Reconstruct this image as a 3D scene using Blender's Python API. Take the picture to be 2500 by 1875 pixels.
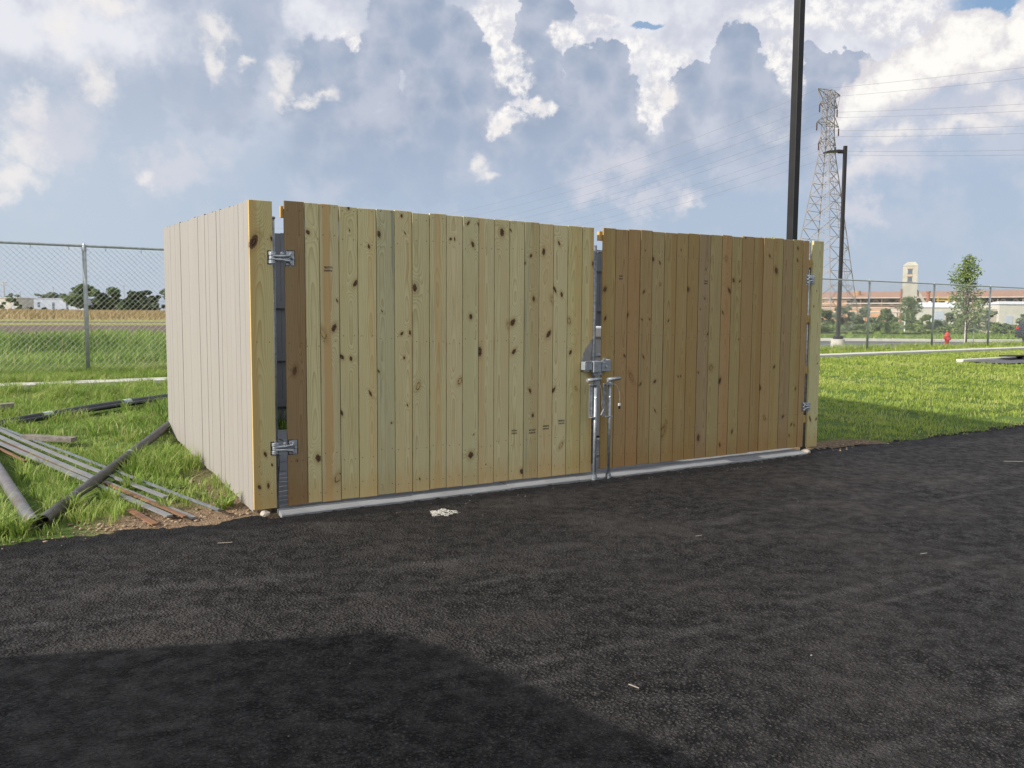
import bpy, bmesh, math, random
import numpy as np
from mathutils import Vector, Matrix, noise as mnoise
random.seed(7); rng = np.random.default_rng(11)
sc = bpy.context.scene
for o in list(bpy.data.objects): bpy.data.objects.remove(o)
COL = sc.collection

# ------------------------------------------------------------------ camera, world, sun, exposure
CAM_H = 1.5966; PITCH = .0821; ROLL = .0067; FPX = 2050.2
cam_d = bpy.data.cameras.new('camera'); cam = bpy.data.objects.new('camera', cam_d); COL.objects.link(cam)
cam_d.sensor_width = 36; cam_d.lens = FPX / 2500 * 36; cam_d.clip_end = 4000; cam_d.clip_start = .05
_r0 = Vector((1, 0, 0)); _u0 = Vector((0, math.sin(PITCH), math.cos(PITCH))); _f = Vector((0, math.cos(PITCH), -math.sin(PITCH)))
_r = _r0 * math.cos(ROLL) + _u0 * math.sin(ROLL); _u = -_r0 * math.sin(ROLL) + _u0 * math.cos(ROLL)
cam.matrix_world = Matrix(((_r.x, _u.x, -_f.x, 0), (_r.y, _u.y, -_f.y, 0), (_r.z, _u.z, -_f.z, CAM_H), (0, 0, 0, 1)))
sc.camera = cam
vs = sc.view_settings; vs.view_transform = 'Standard'; vs.look = 'None'; vs.gamma = 1; vs.use_curve_mapping = False
EXPOSURE = 0.35
vs.exposure = EXPOSURE

TH = .545                                       # heading of the gate line
TD = Vector((math.cos(TH), math.sin(TH), 0)); SD = Vector((-TD.y, TD.x, 0)); O = Vector((-2.003, 6.513, 0))
SUN_EL = math.radians(28); SUN_AZ = TH - math.radians(.3)          # light travels along this heading
trav = Vector((math.cos(SUN_AZ) * math.cos(SUN_EL), math.sin(SUN_AZ) * math.cos(SUN_EL), -math.sin(SUN_EL)))
sun_d = bpy.data.lights.new('sun', 'SUN'); sun_d.energy = 4.9; sun_d.angle = math.radians(.6); sun_d.color = (1, .935, .85)
sun = bpy.data.objects.new('sun', sun_d); COL.objects.link(sun); sun.rotation_euler = trav.to_track_quat('-Z', 'Y').to_euler()
sun.location = (-20, -10, 30)

class NT:
    def __init__(s, tree): s.t = tree; s.L = tree.links
    def n(s, typ, **kw):
        nd = s.t.nodes.new(typ)
        for k, v in kw.items(): setattr(nd, k, v)
        return nd
    def put(s, sock, v):
        if isinstance(v, bpy.types.NodeSocket): s.L.new(v, sock)
        elif v is not None:
            if sock.type == 'RGBA' and len(v) == 3: v = (*v, 1)
            sock.default_value = v
    def m(s, op, a, b=None, c=None, clamp=False):
        nd = s.n('ShaderNodeMath', operation=op, use_clamp=clamp)
        for i, v in enumerate((a, b, c)): s.put(nd.inputs[i], v)
        return nd.outputs[0]
    def v(s, op, a, b=None, out=0):
        nd = s.n('ShaderNodeVectorMath', operation=op); s.put(nd.inputs[0], a)
        if op == 'SCALE': s.put(nd.inputs['Scale'], b)
        else: s.put(nd.inputs[1], b)
        return nd.outputs[out] if op not in ('LENGTH', 'DOT_PRODUCT', 'DISTANCE') else nd.outputs['Value']
    def mix(s, f, a, b, bt='MIX'):
        nd = s.n('ShaderNodeMix', data_type='RGBA', blend_type=bt)
        s.put(nd.inputs[0], f); s.put(nd.inputs[6], a); s.put(nd.inputs[7], b); return nd.outputs[2]
    def sm(s, x, lo, hi, a=0., b=1.):
        nd = s.n('ShaderNodeMapRange', interpolation_type='SMOOTHSTEP')
        for i, v in enumerate((x, lo, hi, a, b)): s.put(nd.inputs[i], v)
        return nd.outputs[0]
    def noise(s, vec, scale, detail=3, rough=.5, col=False, lac=2.):
        nd = s.n('ShaderNodeTexNoise'); s.put(nd.inputs['Vector'], vec); nd.inputs['Scale'].default_value = scale
        nd.inputs['Detail'].default_value = detail; nd.inputs['Roughness'].default_value = rough; nd.inputs['Lacunarity'].default_value = lac
        return nd.outputs[1 if col else 0]
    def vor(s, vec, scale, out=0, feature='F1', rand=1.):
        nd = s.n('ShaderNodeTexVoronoi', feature=feature); s.put(nd.inputs['Vector'], vec); nd.inputs['Scale'].default_value = scale
        nd.inputs['Randomness'].default_value = rand
        return nd.outputs[out]
    def sep(s, v): nd = s.n('ShaderNodeSeparateXYZ'); s.put(nd.inputs[0], v); return nd.outputs
    def comb(s, x=0., y=0., z=0.):
        nd = s.n('ShaderNodeCombineXYZ')
        for i, v in enumerate((x, y, z)): s.put(nd.inputs[i], v)
        return nd.outputs[0]
    def attr(s, name, typ='GEOMETRY'): return s.n('ShaderNodeAttribute', attribute_name=name, attribute_type=typ).outputs
    def bump(s, h, strength, dist):
        nd = s.n('ShaderNodeBump'); s.put(nd.inputs['Height'], h); s.put(nd.inputs['Strength'], strength); s.put(nd.inputs['Distance'], dist); return nd.outputs[0]

# ---- world: Nishita sky seen between layers of cumulus, laid out by azimuth / elevation
def px_dir(x, y):
    d = _r * ((x - 1250) / FPX) + _u * ((937.5 - y) / FPX) + _f; d.normalize()
    return math.degrees(math.atan2(d.x, d.y)), math.degrees(math.asin(d.z))
world = bpy.data.worlds.new('World'); sc.world = world; world.use_nodes = True
W = NT(world.node_tree); world.node_tree.nodes.clear()
SKY_STR = .12
sky = W.n('ShaderNodeTexSky', sky_type='NISHITA', sun_disc=False, sun_elevation=SUN_EL, air_density=1.0, dust_density=1.5, ozone_density=1.2)
sky.sun_rotation = math.atan2(-trav.x, -trav.y)
dirv = W.v('NORMALIZE', W.n('ShaderNodeTexCoord').outputs['Generated'])
dx, dy, dz = W.sep(dirv)
az = W.m('MULTIPLY', W.m('ARCTAN2', dx, dy), 57.2958); el = W.m('MULTIPLY', W.m('ARCSINE', dz), 57.2958)
P0 = W.comb(az, el, 0.)
def nz(vec, scale, det, rough, amp):
    return W.v('SCALE', W.v('SUBTRACT', W.noise(vec, scale, det, rough, col=True), (.5, .5, .5)), amp)
Pn = W.v('SCALE', dirv, 57.3)
big = nz(Pn, .14, 2, .5, 5.0); fine = nz(Pn, .5, 5, .62, 3.4)
billow = W.vor(W.v('ADD', Pn, nz(Pn, .9, 3, .55, 1.2)), .55); bil2 = W.vor(W.v('ADD', Pn, nz(Pn, 2., 2, .55, .4)), 1.7)
flatz = (1, 1, 0)
def warp(a, b, c): return W.v('ADD', P0, W.v('MULTIPLY', W.v('ADD', W.v('SCALE', big, a), W.v('SCALE', fine, b)), flatz))
P1 = warp(.5, .75, 0); P2 = warp(.35, .6, 0); P3 = warp(.3, .95, 0); P4 = warp(.6, 1.6, 0)
lump = W.m('SUBTRACT', .42, W.m('ADD', W.m('MULTIPLY', billow, .34), W.m('MULTIPLY', bil2, .16)))
K = math.degrees(1 / FPX)
def field(P, ells, k=.12):
    acc = None
    for (x, y, rx, ry) in ells:
        a, e = px_dir(x, y)
        ix, iy = 1 / (rx * K), 1 / (ry * K)
        nd = W.n('ShaderNodeVectorMath', operation='MULTIPLY_ADD'); W.put(nd.inputs[0], P); nd.inputs[1].default_value = (ix, iy, 0); nd.inputs[2].default_value = (-a * ix, -e * iy, 0)
        d = W.v('LENGTH', nd.outputs[0])
        acc = d if acc is None else W.m('SMOOTH_MIN', acc, d, k)
    return W.m('SUBTRACT', 1., acc)
S = 1 / SKY_STR / 2 ** EXPOSURE
def srgb(r, g, b, k=1.):
    f = lambda c: (c / 255 / 12.92 if c <= 10 else ((c / 255 + .055) / 1.055) ** 2.4) * k
    return (f(r) * S, f(g) * S, f(b) * S)
nishi = W.v('SCALE', sky.outputs[0], .9)
soft1 = W.noise(Pn, .09, 4, .55); soft2 = W.noise(Pn, .3, 4, .6); soft3 = W.noise(Pn, 1.1, 4, .65)
# low, smooth grey-blue air under the clouds; brighter broken cloud overhead and behind
lo = W.mix(W.sm(el, 0., 11.), srgb(180, 195, 215), srgb(174, 189, 212))
lo = W.mix(W.sm(az, -5., -30.), lo, srgb(193, 206, 222))
hi = W.mix(W.sm(soft1, .36, .62), srgb(178, 189, 208), srgb(208, 213, 225))
over = W.mix(W.sm(soft1, .38, .6), srgb(226, 230, 238, 1.25), srgb(255, 252, 248, 1.35))
base = W.mix(W.sm(el, 7., 17.), lo, hi); base = W.mix(W.sm(el, 27., 42.), base, over)
away = W.m('MULTIPLY', W.sm(W.m('ABSOLUTE', az), 40., 75.), W.sm(el, 2., 14.)); base = W.mix(away, base, over)
base = W.mix(W.sm(el, 44., 62.), base, W.mix(W.sm(soft1, .4, .62), srgb(118, 148, 196), srgb(190, 200, 220)))
base = W.mix(.08, base, nishi)
base = W.mix(W.m('MULTIPLY', W.sm(soft2, .44, .68), W.sm(el, 1., 13., .15, .6)), base, srgb(208, 212, 224))
# bright high veil
veil = field(P1, [(1560, 80, 420, 150), (2000, 40, 330, 120), (1680, 240, 170, 130), (1330, 10, 200, 50), (790, 40, 90, 60), (120, 40, 300, 110), (2150, 130, 200, 90), (2060, 100, 160, 60)])
base = W.mix(W.m('MULTIPLY', W.sm(veil, -.1, .45), .9), base, W.mix(W.sm(soft2, .36, .62), srgb(208, 211, 224), srgb(236, 237, 243)))
blue = field(P2, [(2400, 15, 150, 42), (1480, 68, 40, 9), (1580, 80, 44, 12), (1490, 118, 34, 8)])
base = W.mix(W.m('MULTIPLY', W.sm(blue, 0., .45), .85), base, W.mix(.25, srgb(126, 164, 204), nishi))
# sunlit tops standing behind the grey towers
bw = field(P1, [(2030, 30, 250, 42), (2200, 25, 140, 60), (1915, 60, 60, 30), (1920, 160, 60, 70), (1925, 230, 50, 50), (1620, 245, 70, 55), (1590, 300, 50, 50), (1215, 45, 46, 60), (1262, 110, 46, 90), (1272, 195, 36, 60), (1230, 290, 80, 45), (1310, 255, 60, 28), (850, 95, 22, 34), (1470, 60, 60, 30), (1500, 150, 110, 50), (1640, 190, 70, 60), (1900, 300, 70, 50), (1190, 60, 60, 50)], .1)
base = W.mix(W.sm(bw, -.1, .5), base, W.mix(W.sm(soft3, .36, .64), srgb(218, 219, 228), srgb(253, 251, 249, 1.)))
# grey towers: lumpy crisp crowns, dissolving downwards
dk = field(P1, [(905, 170, 60, 110), (790, 150, 80, 75), (800, 250, 120, 100), (1010, 70, 120, 100), (1085, 130, 130, 110), (1180, 225, 95, 90), (1100, 320, 200, 120), (1335, 60, 62, 90), (1320, 160, 62, 90), (1340, 260, 90, 70), (1450, 205, 88, 85), (1400, 330, 170, 100), (1530, 270, 55, 75), (1790, 150, 62, 70), (1800, 240, 130, 90), (1705, 250, 90, 75), (1860, 330, 150, 90), (1770, 380, 260, 90), (2060, 180, 80, 48), (1995, 170, 44, 48), (2010, 235, 80, 75), (1285, 400, 140, 110), (600, 90, 90, 110), (520, 240, 130, 80), (960, 380, 330, 110), (1560, 440, 220, 70)], .10)
dk = W.m('ADD', W.m('ADD', dk, -.13), W.m('ADD', W.m('MULTIPLY', lump, .75), W.m('MULTIPLY', W.m('SUBTRACT', soft3, .5), .22)))
dcol = W.mix(W.sm(W.m('ADD', W.m('MULTIPLY', soft2, .7), W.m('MULTIPLY', billow, .35)), .34, .72), srgb(154, 169, 193), srgb(190, 197, 213))
dcol = W.mix(W.m('MULTIPLY', W.sm(dk, .35, .95), W.sm(el, 22., 10., .2, .75)), dcol, srgb(156, 172, 197))
dcol = W.mix(W.m('MULTIPLY', W.sm(az, -8., -22.), .8), dcol, srgb(178, 190, 209))
crisp = W.sm(az, -18., -7., .36, .085)
cov = W.n('ShaderNodeMapRange', interpolation_type='SMOOTHSTEP'); W.put(cov.inputs[0], dk); cov.inputs[1].default_value = 0.; W.put(cov.inputs[2], crisp)
low_fade = W.sm(el, 6., 15., .1, 1.)
base = W.mix(W.m('MULTIPLY', W.m('MULTIPLY', cov.outputs[0], .94), low_fade), base, dcol)
bw2 = field(P1, [(1918, 150, 36, 50), (1935, 215, 30, 34), (1250, 150, 34, 60), (1275, 205, 22, 30), (1300, 265, 62, 24), (1235, 300, 36, 36), (1612, 245, 40, 34), (1590, 290, 24, 24), (1385, 95, 40, 30), (860, 100, 14, 22)], .1)
base = W.mix(W.sm(W.m('ADD', bw2, W.m('MULTIPLY', W.m('SUBTRACT', soft3, .5), 1.1)), -.2, .42), base, W.mix(W.sm(soft3, .36, .64), srgb(212, 214, 224), srgb(254, 251, 248, 1.)))
# big sunlit cumulus on the right
cum = W.m('ADD', field(P2, [(2350, 100, 105, 60), (2270, 150, 90, 55), (2190, 195, 85, 60), (2125, 240, 60, 50), (2090, 290, 40, 36), (2490, 80, 40, 70), (2430, 140, 50, 30)], .2), W.m('MULTIPLY', lump, .35))
base = W.mix(W.m('MULTIPLY', W.sm(cum, 0., .16), .96), base, W.mix(W.sm(W.m('ADD', cum, W.m('MULTIPLY', W.m('SUBTRACT', soft3, .5), 1.6)), .05, .8), srgb(222, 219, 224), srgb(255, 252, 246, 1.03)))
und = W.m('ADD', field(P2, [(2440, 225, 130, 60), (2290, 290, 190, 60), (2120, 350, 160, 45)], .3), W.m('MULTIPLY', lump, .3))
base = W.mix(W.m('MULTIPLY', W.sm(und, 0., .6), .85), base, W.mix(W.sm(soft2, .35, .65), srgb(186, 197, 217), srgb(208, 210, 222)))
# small soft lit puffs in front
puffs = field(P3, [(533, 72, 44, 30), (528, 150, 26, 52), (600, 148, 20, 18), (702, 190, 26, 44), (690, 240, 24, 30), (795, 228, 46, 22), (752, 252, 34, 20), (50, 360, 60, 50), (75, 260, 36, 50), (25, 440, 60, 40), (235, 212, 36, 46), (160, 60, 34, 60), (270, 12, 60, 26), (1185, 432, 34, 16), (1165, 400, 24, 30), (2100, 400, 46, 36), (2180, 330, 70, 22), (2470, 250, 50, 34), (2360, 300, 80, 22), (2400, 180, 50, 20), (1630, 235, 34, 30), (1310, 262, 50, 18), (1228, 312, 24, 24), (350, 418, 22, 18), (1700, 488, 30, 22)], .1)
base = W.mix(W.m('MULTIPLY', W.sm(W.m('ADD', puffs, W.m('MULTIPLY', W.m('SUBTRACT', soft3, .5), 1.3)), -.35, 1.), .85), base, srgb(243, 239, 237))
haze_p = field(P4, [(1520, 400, 150, 60), (1440, 460, 90, 50), (1560, 500, 120, 40), (2150, 420, 160, 60), (2086, 530, 50, 50), (120, 300, 130, 110), (1700, 470, 70, 50), (430, 400, 130, 60)], .2)
base = W.mix(W.m('MULTIPLY', W.sm(haze_p, -.1, .9), .6), base, srgb(222, 220, 228))
below = W.sm(el, -3., -.5)
base = W.mix(below, srgb(120, 125, 118), base)
bg = W.n('ShaderNodeBackground'); W.put(bg.inputs[0], base); bg.inputs[1].default_value = SKY_STR
W.L.new(bg.outputs[0], W.n('ShaderNodeOutputWorld').inputs[0])
world.cycles.sampling_method = 'NONE'
sc.cycles.max_bounces = 5; sc.cycles.diffuse_bounces = 3; sc.cycles.glossy_bounces = 2; sc.cycles.transmission_bounces = 3

# ------------------------------------------------------------------ helpers
def ws(t, s, z=0.): p = O + TD * t + SD * s; return Vector((p.x, p.y, z))
def to_ts(x, y): d = Vector((x, y, 0)) - O; return d.dot(TD), d.dot(SD)
def sstep(a, b, x):
    x = np.clip((x - a) / (b - a), 0, 1); return x * x * (3 - 2 * x)
def terrain(t, s):
    t = np.asarray(t, float); s = np.asarray(s, float)
    near = np.clip(s, 0, 12.2) * .036 - .004
    near = np.where(s < 0, -.03, near)
    k = sstep(8, 15, t - .75 * np.clip(s - 12, 0, None))                                              # 0: ditch and field on the left, 1: car park on the right
    left = near - .42 * sstep(12.2, 16, s) + .8 * sstep(18, 26, s) + .2 * sstep(26, 50, s) + .55 * sstep(50, 130, s)
    right = near - .50 * sstep(13.5, 16.5, s) + .35 * sstep(60, 95, s)
    return left * (1 - k) + right * k
def tz(x, y): t, s = to_ts(x, y); return float(terrain(t, s))
MATS = {}
def material(name, rough=.8, metallic=0., spec=.5):
    m = bpy.data.materials.new(name); m.use_nodes = True; N = NT(m.node_tree)
    b = m.node_tree.nodes['Principled BSDF']; b.inputs['Roughness'].default_value = rough; b.inputs['Metallic'].default_value = metallic
    b.inputs['Specular IOR Level'].default_value = spec
    MATS[name] = m; return m, N, b
def ocoord(N): return N.n('ShaderNodeTexCoord').outputs['Object']
def wcoord(N): return N.n('ShaderNodeNewGeometry').outputs['Position']
def simple(name, col, rough=.7, metallic=0., var=.15, scale=6., bump=.0, bs=40., col2=None, spec=.5):
    m, N, b = material(name, rough, metallic, spec); P = wcoord(N)
    f = N.noise(P, scale, 5, .6); c2 = col2 or tuple(c * (1 - var * 2) for c in col)
    c = N.mix(N.sm(f, .3, .7), c2, tuple(min(1, x * (1 + var * .4)) for x in col) if not col2 else col)
    N.put(b.inputs['Base Color'], c)
    N.put(b.inputs['Roughness'], N.m('ADD', rough - .08, N.m('MULTIPLY', N.noise(P, scale * 3, 3), .16)))
    if bump: N.put(b.inputs['Normal'], N.bump(N.noise(P, bs, 4, .6), bump, .01))
    return m
def link(name, me, mat=None, parent=None, loc=None, rot=None):
    o = bpy.data.objects.new(name, me); COL.objects.link(o)
    if mat is not None and me is not None:
        for mm in (mat if isinstance(mat, (list, tuple)) else [mat]): me.materials.append(mm)
    if parent: o.parent = parent
    if loc is not None: o.location = loc
    if rot is not None: o.rotation_euler = rot
    return o
def tag(o, label=None, cat=None, group=None, kind=None):
    if label: o['label'] = label
    if cat: o['category'] = cat
    if group: o['group'] = group
    if kind: o['kind'] = kind
    return o
def empty(name, loc, rz=0., **kw):
    o = bpy.data.objects.new(name, None); COL.objects.link(o); o.location = loc; o.rotation_euler = (0, 0, rz); o.empty_display_size = .2
    return tag(o, **kw)
class MB:
    """collects simple solids, then becomes one mesh"""
    def __init__(s): s.v = []; s.f = []
    def add(s, vs_, fs):
        n = len(s.v); s.v += [tuple(v) for v in vs_]; s.f += [tuple(i + n for i in f) for f in fs]; return s
    def box(s, x0, x1, y0, y1, z0, z1):
        return s.add([(x0, y0, z0), (x1, y0, z0), (x1, y1, z0), (x0, y1, z0), (x0, y0, z1), (x1, y0, z1), (x1, y1, z1), (x0, y1, z1)],
                     [(0, 3, 2, 1), (4, 5, 6, 7), (0, 1, 5, 4), (1, 2, 6, 5), (2, 3, 7, 6), (3, 0, 4, 7)])
    def bar(s, a, b, w, h=None, up=(0, 0, 1)):
        h = h or w; a = Vector(a); b = Vector(b); d = (b - a).normalized(); up = Vector(up)
        if abs(d.dot(up)) > .99: up = Vector((1, 0, 0))
        x = d.cross(up).normalized(); y = x.cross(d)
        c = [x * sx * w / 2 + y * sy * h / 2 for sx, sy in ((-1, -1), (1, -1), (1, 1), (-1, 1))]
        return s.add([a + k for k in c] + [b + k for k in c], [(0, 3, 2, 1), (4, 5, 6, 7), (0, 1, 5, 4), (1, 2, 6, 5), (2, 3, 7, 6), (3, 0, 4, 7)])
    def tube(s, pts, r, n=10, cap=True, inner=None):
        pts = [Vector(p) for p in pts]; rs = r if isinstance(r, (list, tuple)) else [r] * len(pts)
        base = len(s.v); prev = None
        for i, p in enumerate(pts):
            d = (pts[min(i + 1, len(pts) - 1)] - pts[max(i - 1, 0)]).normalized()
            if prev is None:
                up = Vector((0, 0, 1)) if abs(d.z) < .9 else Vector((1, 0, 0)); x = d.cross(up).normalized()
            else: x = (prev - d * prev.dot(d)).normalized()
            prev = x; y = x.cross(d)
            for k in range(n):
                a = 2 * math.pi * k / n; s.v.append(tuple(p + (x * math.cos(a) + y * math.sin(a)) * rs[i]))
        for i in range(len(pts) - 1):
            for k in range(n):
                a = base + i * n + k; b = base + i * n + (k + 1) % n; s.f.append((a, b, b + n, a + n))
        if cap: s.f.append(tuple(base + k for k in range(n))[::-1]); s.f.append(tuple(base + (len(pts) - 1) * n + k for k in range(n)))
        return s
    def cyl(s, x, y, z0, z1, r, n=12, r2=None): return s.tube([(x, y, z0), (x, y, z1)], [r, r if r2 is None else r2], n)
    def prism(s, poly, y0, y1):
        """outline in x,z pushed from y0 to y1"""
        n = len(poly); return s.add([(x, y0, z) for x, z in poly] + [(x, y1, z) for x, z in poly],
            [tuple(range(n)), tuple(range(2 * n - 1, n - 1, -1))] + [((i + 1) % n, i, i + n, (i + 1) % n + n) for i in range(n)])
    def mesh(s, name, smooth=False):
        me = bpy.data.meshes.new(name); me.from_pydata(s.v, [], s.f); me.validate()
        bm = bmesh.new(); bm.from_mesh(me); bmesh.ops.recalc_face_normals(bm, faces=bm.faces); bm.to_mesh(me); bm.free()
        if smooth: me.shade_smooth() if hasattr(me, 'shade_smooth') else None
        return me
    def build(s, name, mat, parent=None, loc=None, rot=None, bevel=0., smooth=False, seg=2):
        o = link(name, s.mesh(name, smooth), mat, parent, loc, rot)
        if bevel:
            b = o.modifiers.new('bevel', 'BEVEL'); b.width = bevel; b.segments = seg; b.limit_method = 'ANGLE'; b.angle_limit = math.radians(40)
        if smooth:
            try:
                for p in o.data.polygons: p.use_smooth = len(p.vertices) == 4
            except Exception: pass
        return o
def npmesh(name, V, F4=None, F3=None, attrs=None):
    me = bpy.data.meshes.new(name); V = np.asarray(V, np.float32); me.vertices.add(len(V)); me.vertices.foreach_set('co', V.ravel())
    loops = []; starts = []; k = 0
    if F4 is not None and len(F4): loops.append(F4.ravel()); starts.append(np.arange(len(F4)) * 4); k = F4.size
    if F3 is not None and len(F3): loops.append(F3.ravel()); starts.append(k + np.arange(len(F3)) * 3)
    lv = np.concatenate(loops).astype(np.int32); st = np.concatenate(starts).astype(np.int32)
    me.loops.add(len(lv)); me.loops.foreach_set('vertex_index', lv); me.polygons.add(len(st)); me.polygons.foreach_set('loop_start', st)
    if attrs:
        for nm, arr in attrs.items():
            a = me.attributes.new(nm, 'FLOAT', 'POINT'); a.data.foreach_set('value', np.asarray(arr, np.float32))
    me.update(calc_edges=True); return me
def copy_tree(o, parent=None):
    c = o.copy(); COL.objects.link(c); c.parent = parent
    for ch in list(o.children): copy_tree(ch, c)
    return c

# ------------------------------------------------------------------ materials
def wood_material():
    m, N, b = material('pine_board', .72, spec=.25)
    oc = ocoord(N); info = N.n('ShaderNodeObjectInfo'); rnd = info.outputs['Random']
    x, y, z = N.sep(oc); off = N.m('MULTIPLY', rnd, 37.)
    X = N.m('ADD', x, y)
    kd = None; kmin = None; ring = None
    disp = N.m('MULTIPLY', N.m('SUBTRACT', N.noise(N.comb(N.m('MULTIPLY', x, 5.), off, N.m('MULTIPLY', z, 1.4)), 1., 2, .5), .5), .06)
    for nm in ('knot_a', 'knot_b', 'knot_c', 'knot_d', 'knot_e', 'knot_f'):
        A = N.attr(nm, 'OBJECT')['Vector']; kx, kz, kr = N.sep(A)
        r = N.m('ADD', N.m('ABSOLUTE', kr), .0001)
        q = N.m('FRACT', N.m('ADD', N.m('MULTIPLY', kx, 91.7), N.m('MULTIPLY', kz, 57.3))); q2 = N.m('FRACT', N.m('MULTIPLY', q, 7.31))
        zz_ = N.m('SUBTRACT', z, kz); xx_ = N.m('SUBTRACT', N.m('SUBTRACT', x, kx), N.m('MULTIPLY', zz_, N.m('SUBTRACT', q2, .5)))
        d = N.v('LENGTH', N.comb(N.m('DIVIDE', xx_, N.m('MULTIPLY', r, N.m('ADD', .7, N.m('MULTIPLY', q2, .35)))), 0., N.m('DIVIDE', zz_, N.m('MULTIPLY', r, N.m('ADD', 1., N.m('MULTIPLY', q, .9))))))
        on = N.m('GREATER_THAN', N.m('ABSOLUTE', kr), .001)
        d = N.m('ADD', d, N.m('MULTIPLY', N.m('SUBTRACT', 1., on), 90.))
        disp = N.m('ADD', disp, N.m('MULTIPLY', N.m('MULTIPLY', N.m('EXPONENT', N.m('MULTIPLY', N.m('MULTIPLY', d, d), -.10)), r), 2.6))
        isring = N.m('LESS_THAN', kr, 0.)
        if kmin is None: kmin = d; ring = N.m('MULTIPLY', isring, N.m('LESS_THAN', d, 3.))
        else: kmin = N.m('MINIMUM', kmin, d); ring = N.m('MAXIMUM', ring, N.m('MULTIPLY', isring, N.m('LESS_THAN', d, 3.)))
    # growth rings of a log cut lengthwise
    x0 = N.m('MULTIPLY', N.m('SUBTRACT', rnd, .5), .1)
    rz = N.m('SUBTRACT', N.m('FRACT', N.m('MULTIPLY', rnd, 13.7)), .5)
    depth = N.m('ADD', .022, N.m('MULTIPLY', N.m('ABSOLUTE', N.m('ADD', N.m('MULTIPLY', rz, 1.6), N.m('MULTIPLY', N.m('SUBTRACT', z, 1.2), N.m('MULTIPLY', rz, .9)))), .055))
    xx = N.m('SUBTRACT', X, x0)
    rad = N.m('SQRT', N.m('ADD', N.m('MULTIPLY', xx, xx), N.m('MULTIPLY', depth, depth)))
    rad = N.m('ADD', rad, disp)
    ph = N.m('FRACT', N.m('MULTIPLY', rad, 105.))
    late = N.m('POWER', ph, 3.0)
    fib = N.noise(N.comb(N.m('MULTIPLY', X, 260.), off, N.m('MULTIPLY', z, 5.)), 1., 3, .6)
    patch = N.noise(N.comb(N.m('MULTIPLY', X, 10.), off, N.m('MULTIPLY', z, 1.3)), 1., 4, .6)
    tone = N.attr('tone', 'OBJECT')['Vector']
    c = N.mix(N.m('MULTIPLY', late, N.sm(patch, .25, .7, .5, .95)), tone, N.v('MULTIPLY', tone, (.60, .50, .38)))
    c = N.mix(N.sm(fib, .35, .75, 0., .3), c, N.v('MULTIPLY', tone, (.72, .68, .6)))
    c = N.mix(N.sm(patch, .5, .8, 0., .4), c, N.v('MULTIPLY', tone, (1.0, .8, .66)))
    # grey-blue sap stain in long streaks
    st = N.attr('stain', 'OBJECT')['Fac']
    sn = N.noise(N.comb(N.m('MULTIPLY', X, 26.), N.m('ADD', off, 9.), N.m('MULTIPLY', z, .9)), 1., 5, .65)
    c = N.mix(N.m('MULTIPLY', N.sm(sn, .54, .66), st), c, N.v('MULTIPLY', tone, (.5, .55, .7)))
    # damp brown lower ends and dirty specks
    bt = N.m('MULTIPLY', N.sm(N.m('ADD', z, N.m('MULTIPLY', N.noise(N.comb(N.m('MULTIPLY', X, 30.), off, N.m('MULTIPLY', z, 6.)), 1., 3), .25)), .12, .42, .6, 0.), 1.)
    c = N.mix(bt, c, N.v('MULTIPLY', tone, (.78, .58, .4)))
    sp = N.noise(N.comb(N.m('MULTIPLY', X, 60.), off, N.m('MULTIPLY', z, 22.)), 1., 4, .7)
    c = N.mix(N.sm(sp, .66, .8, 0., .6), c, (.07, .055, .035))
    dl = N.noise(N.comb(N.m('MULTIPLY', X, 150.), N.m('ADD', off, 3.), N.m('MULTIPLY', z, 2.2)), 1., 3, .6)
    c = N.mix(N.m('MULTIPLY', N.sm(dl, .6, .7), N.sm(patch, .4, .6, .1, .5)), c, N.v('MULTIPLY', tone, (.42, .34, .25)))
    sm_ = N.noise(N.comb(N.m('MULTIPLY', X, 22.), N.m('ADD', off, 17.), N.m('MULTIPLY', z, 9.)), 1., 5, .7)
    c = N.mix(N.sm(sm_, .62, .74, 0., .4), c, N.v('MULTIPLY', tone, (.5, .48, .42)))
    # knots
    kn = N.noise(N.comb(N.m('MULTIPLY', X, 120.), off, N.m('MULTIPLY', z, 90.)), 1., 3)
    kk = N.m('ADD', kmin, N.m('MULTIPLY', N.m('SUBTRACT', kn, .5), 1.1))
    hx, hw_, hs = N.sep(N.attr('heart', 'OBJECT')['Vector'])
    hb = N.m('ADD', N.m('ABSOLUTE', N.m('SUBTRACT', X, hx)), N.m('MULTIPLY', N.m('SUBTRACT', N.noise(N.comb(N.m('MULTIPLY', X, 8.), off, N.m('MULTIPLY', z, 1.6)), 1., 3), .5), .06))
    c = N.mix(N.m('MULTIPLY', N.sm(N.m('SUBTRACT', hb, hw_), -.003, .006, 1., 0.), hs), c, N.v('MULTIPLY', tone, (.86, .62, .42)))
    halo = N.sm(kk, 1., 2.6, .5, 0.)
    c = N.mix(halo, c, N.v('MULTIPLY', tone, (.6, .45, .3)))
    kc = N.mix(N.m('MULTIPLY', N.m('ADD', N.m('SINE', N.m('MULTIPLY', kk, 11.)), 1.), .5), (.03, .015, .008), (.15, .08, .04))
    inner = N.mix(N.m('MULTIPLY', ring, N.sm(kk, .55, .85, 1., 0.)), kc, N.v('MULTIPLY', tone, (.85, .7, .55)))
    rim = N.m('SUBTRACT', 1., N.m('MULTIPLY', ring, N.sm(N.noise(N.comb(N.m('MULTIPLY', X, 25.), off, N.m('MULTIPLY', z, 22.)), 1., 2), .42, .58, .75, 0.)))
    c = N.mix(N.m('MULTIPLY', N.sm(kk, .85, 1.1, 1., 0.), rim), c, inner)
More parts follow.
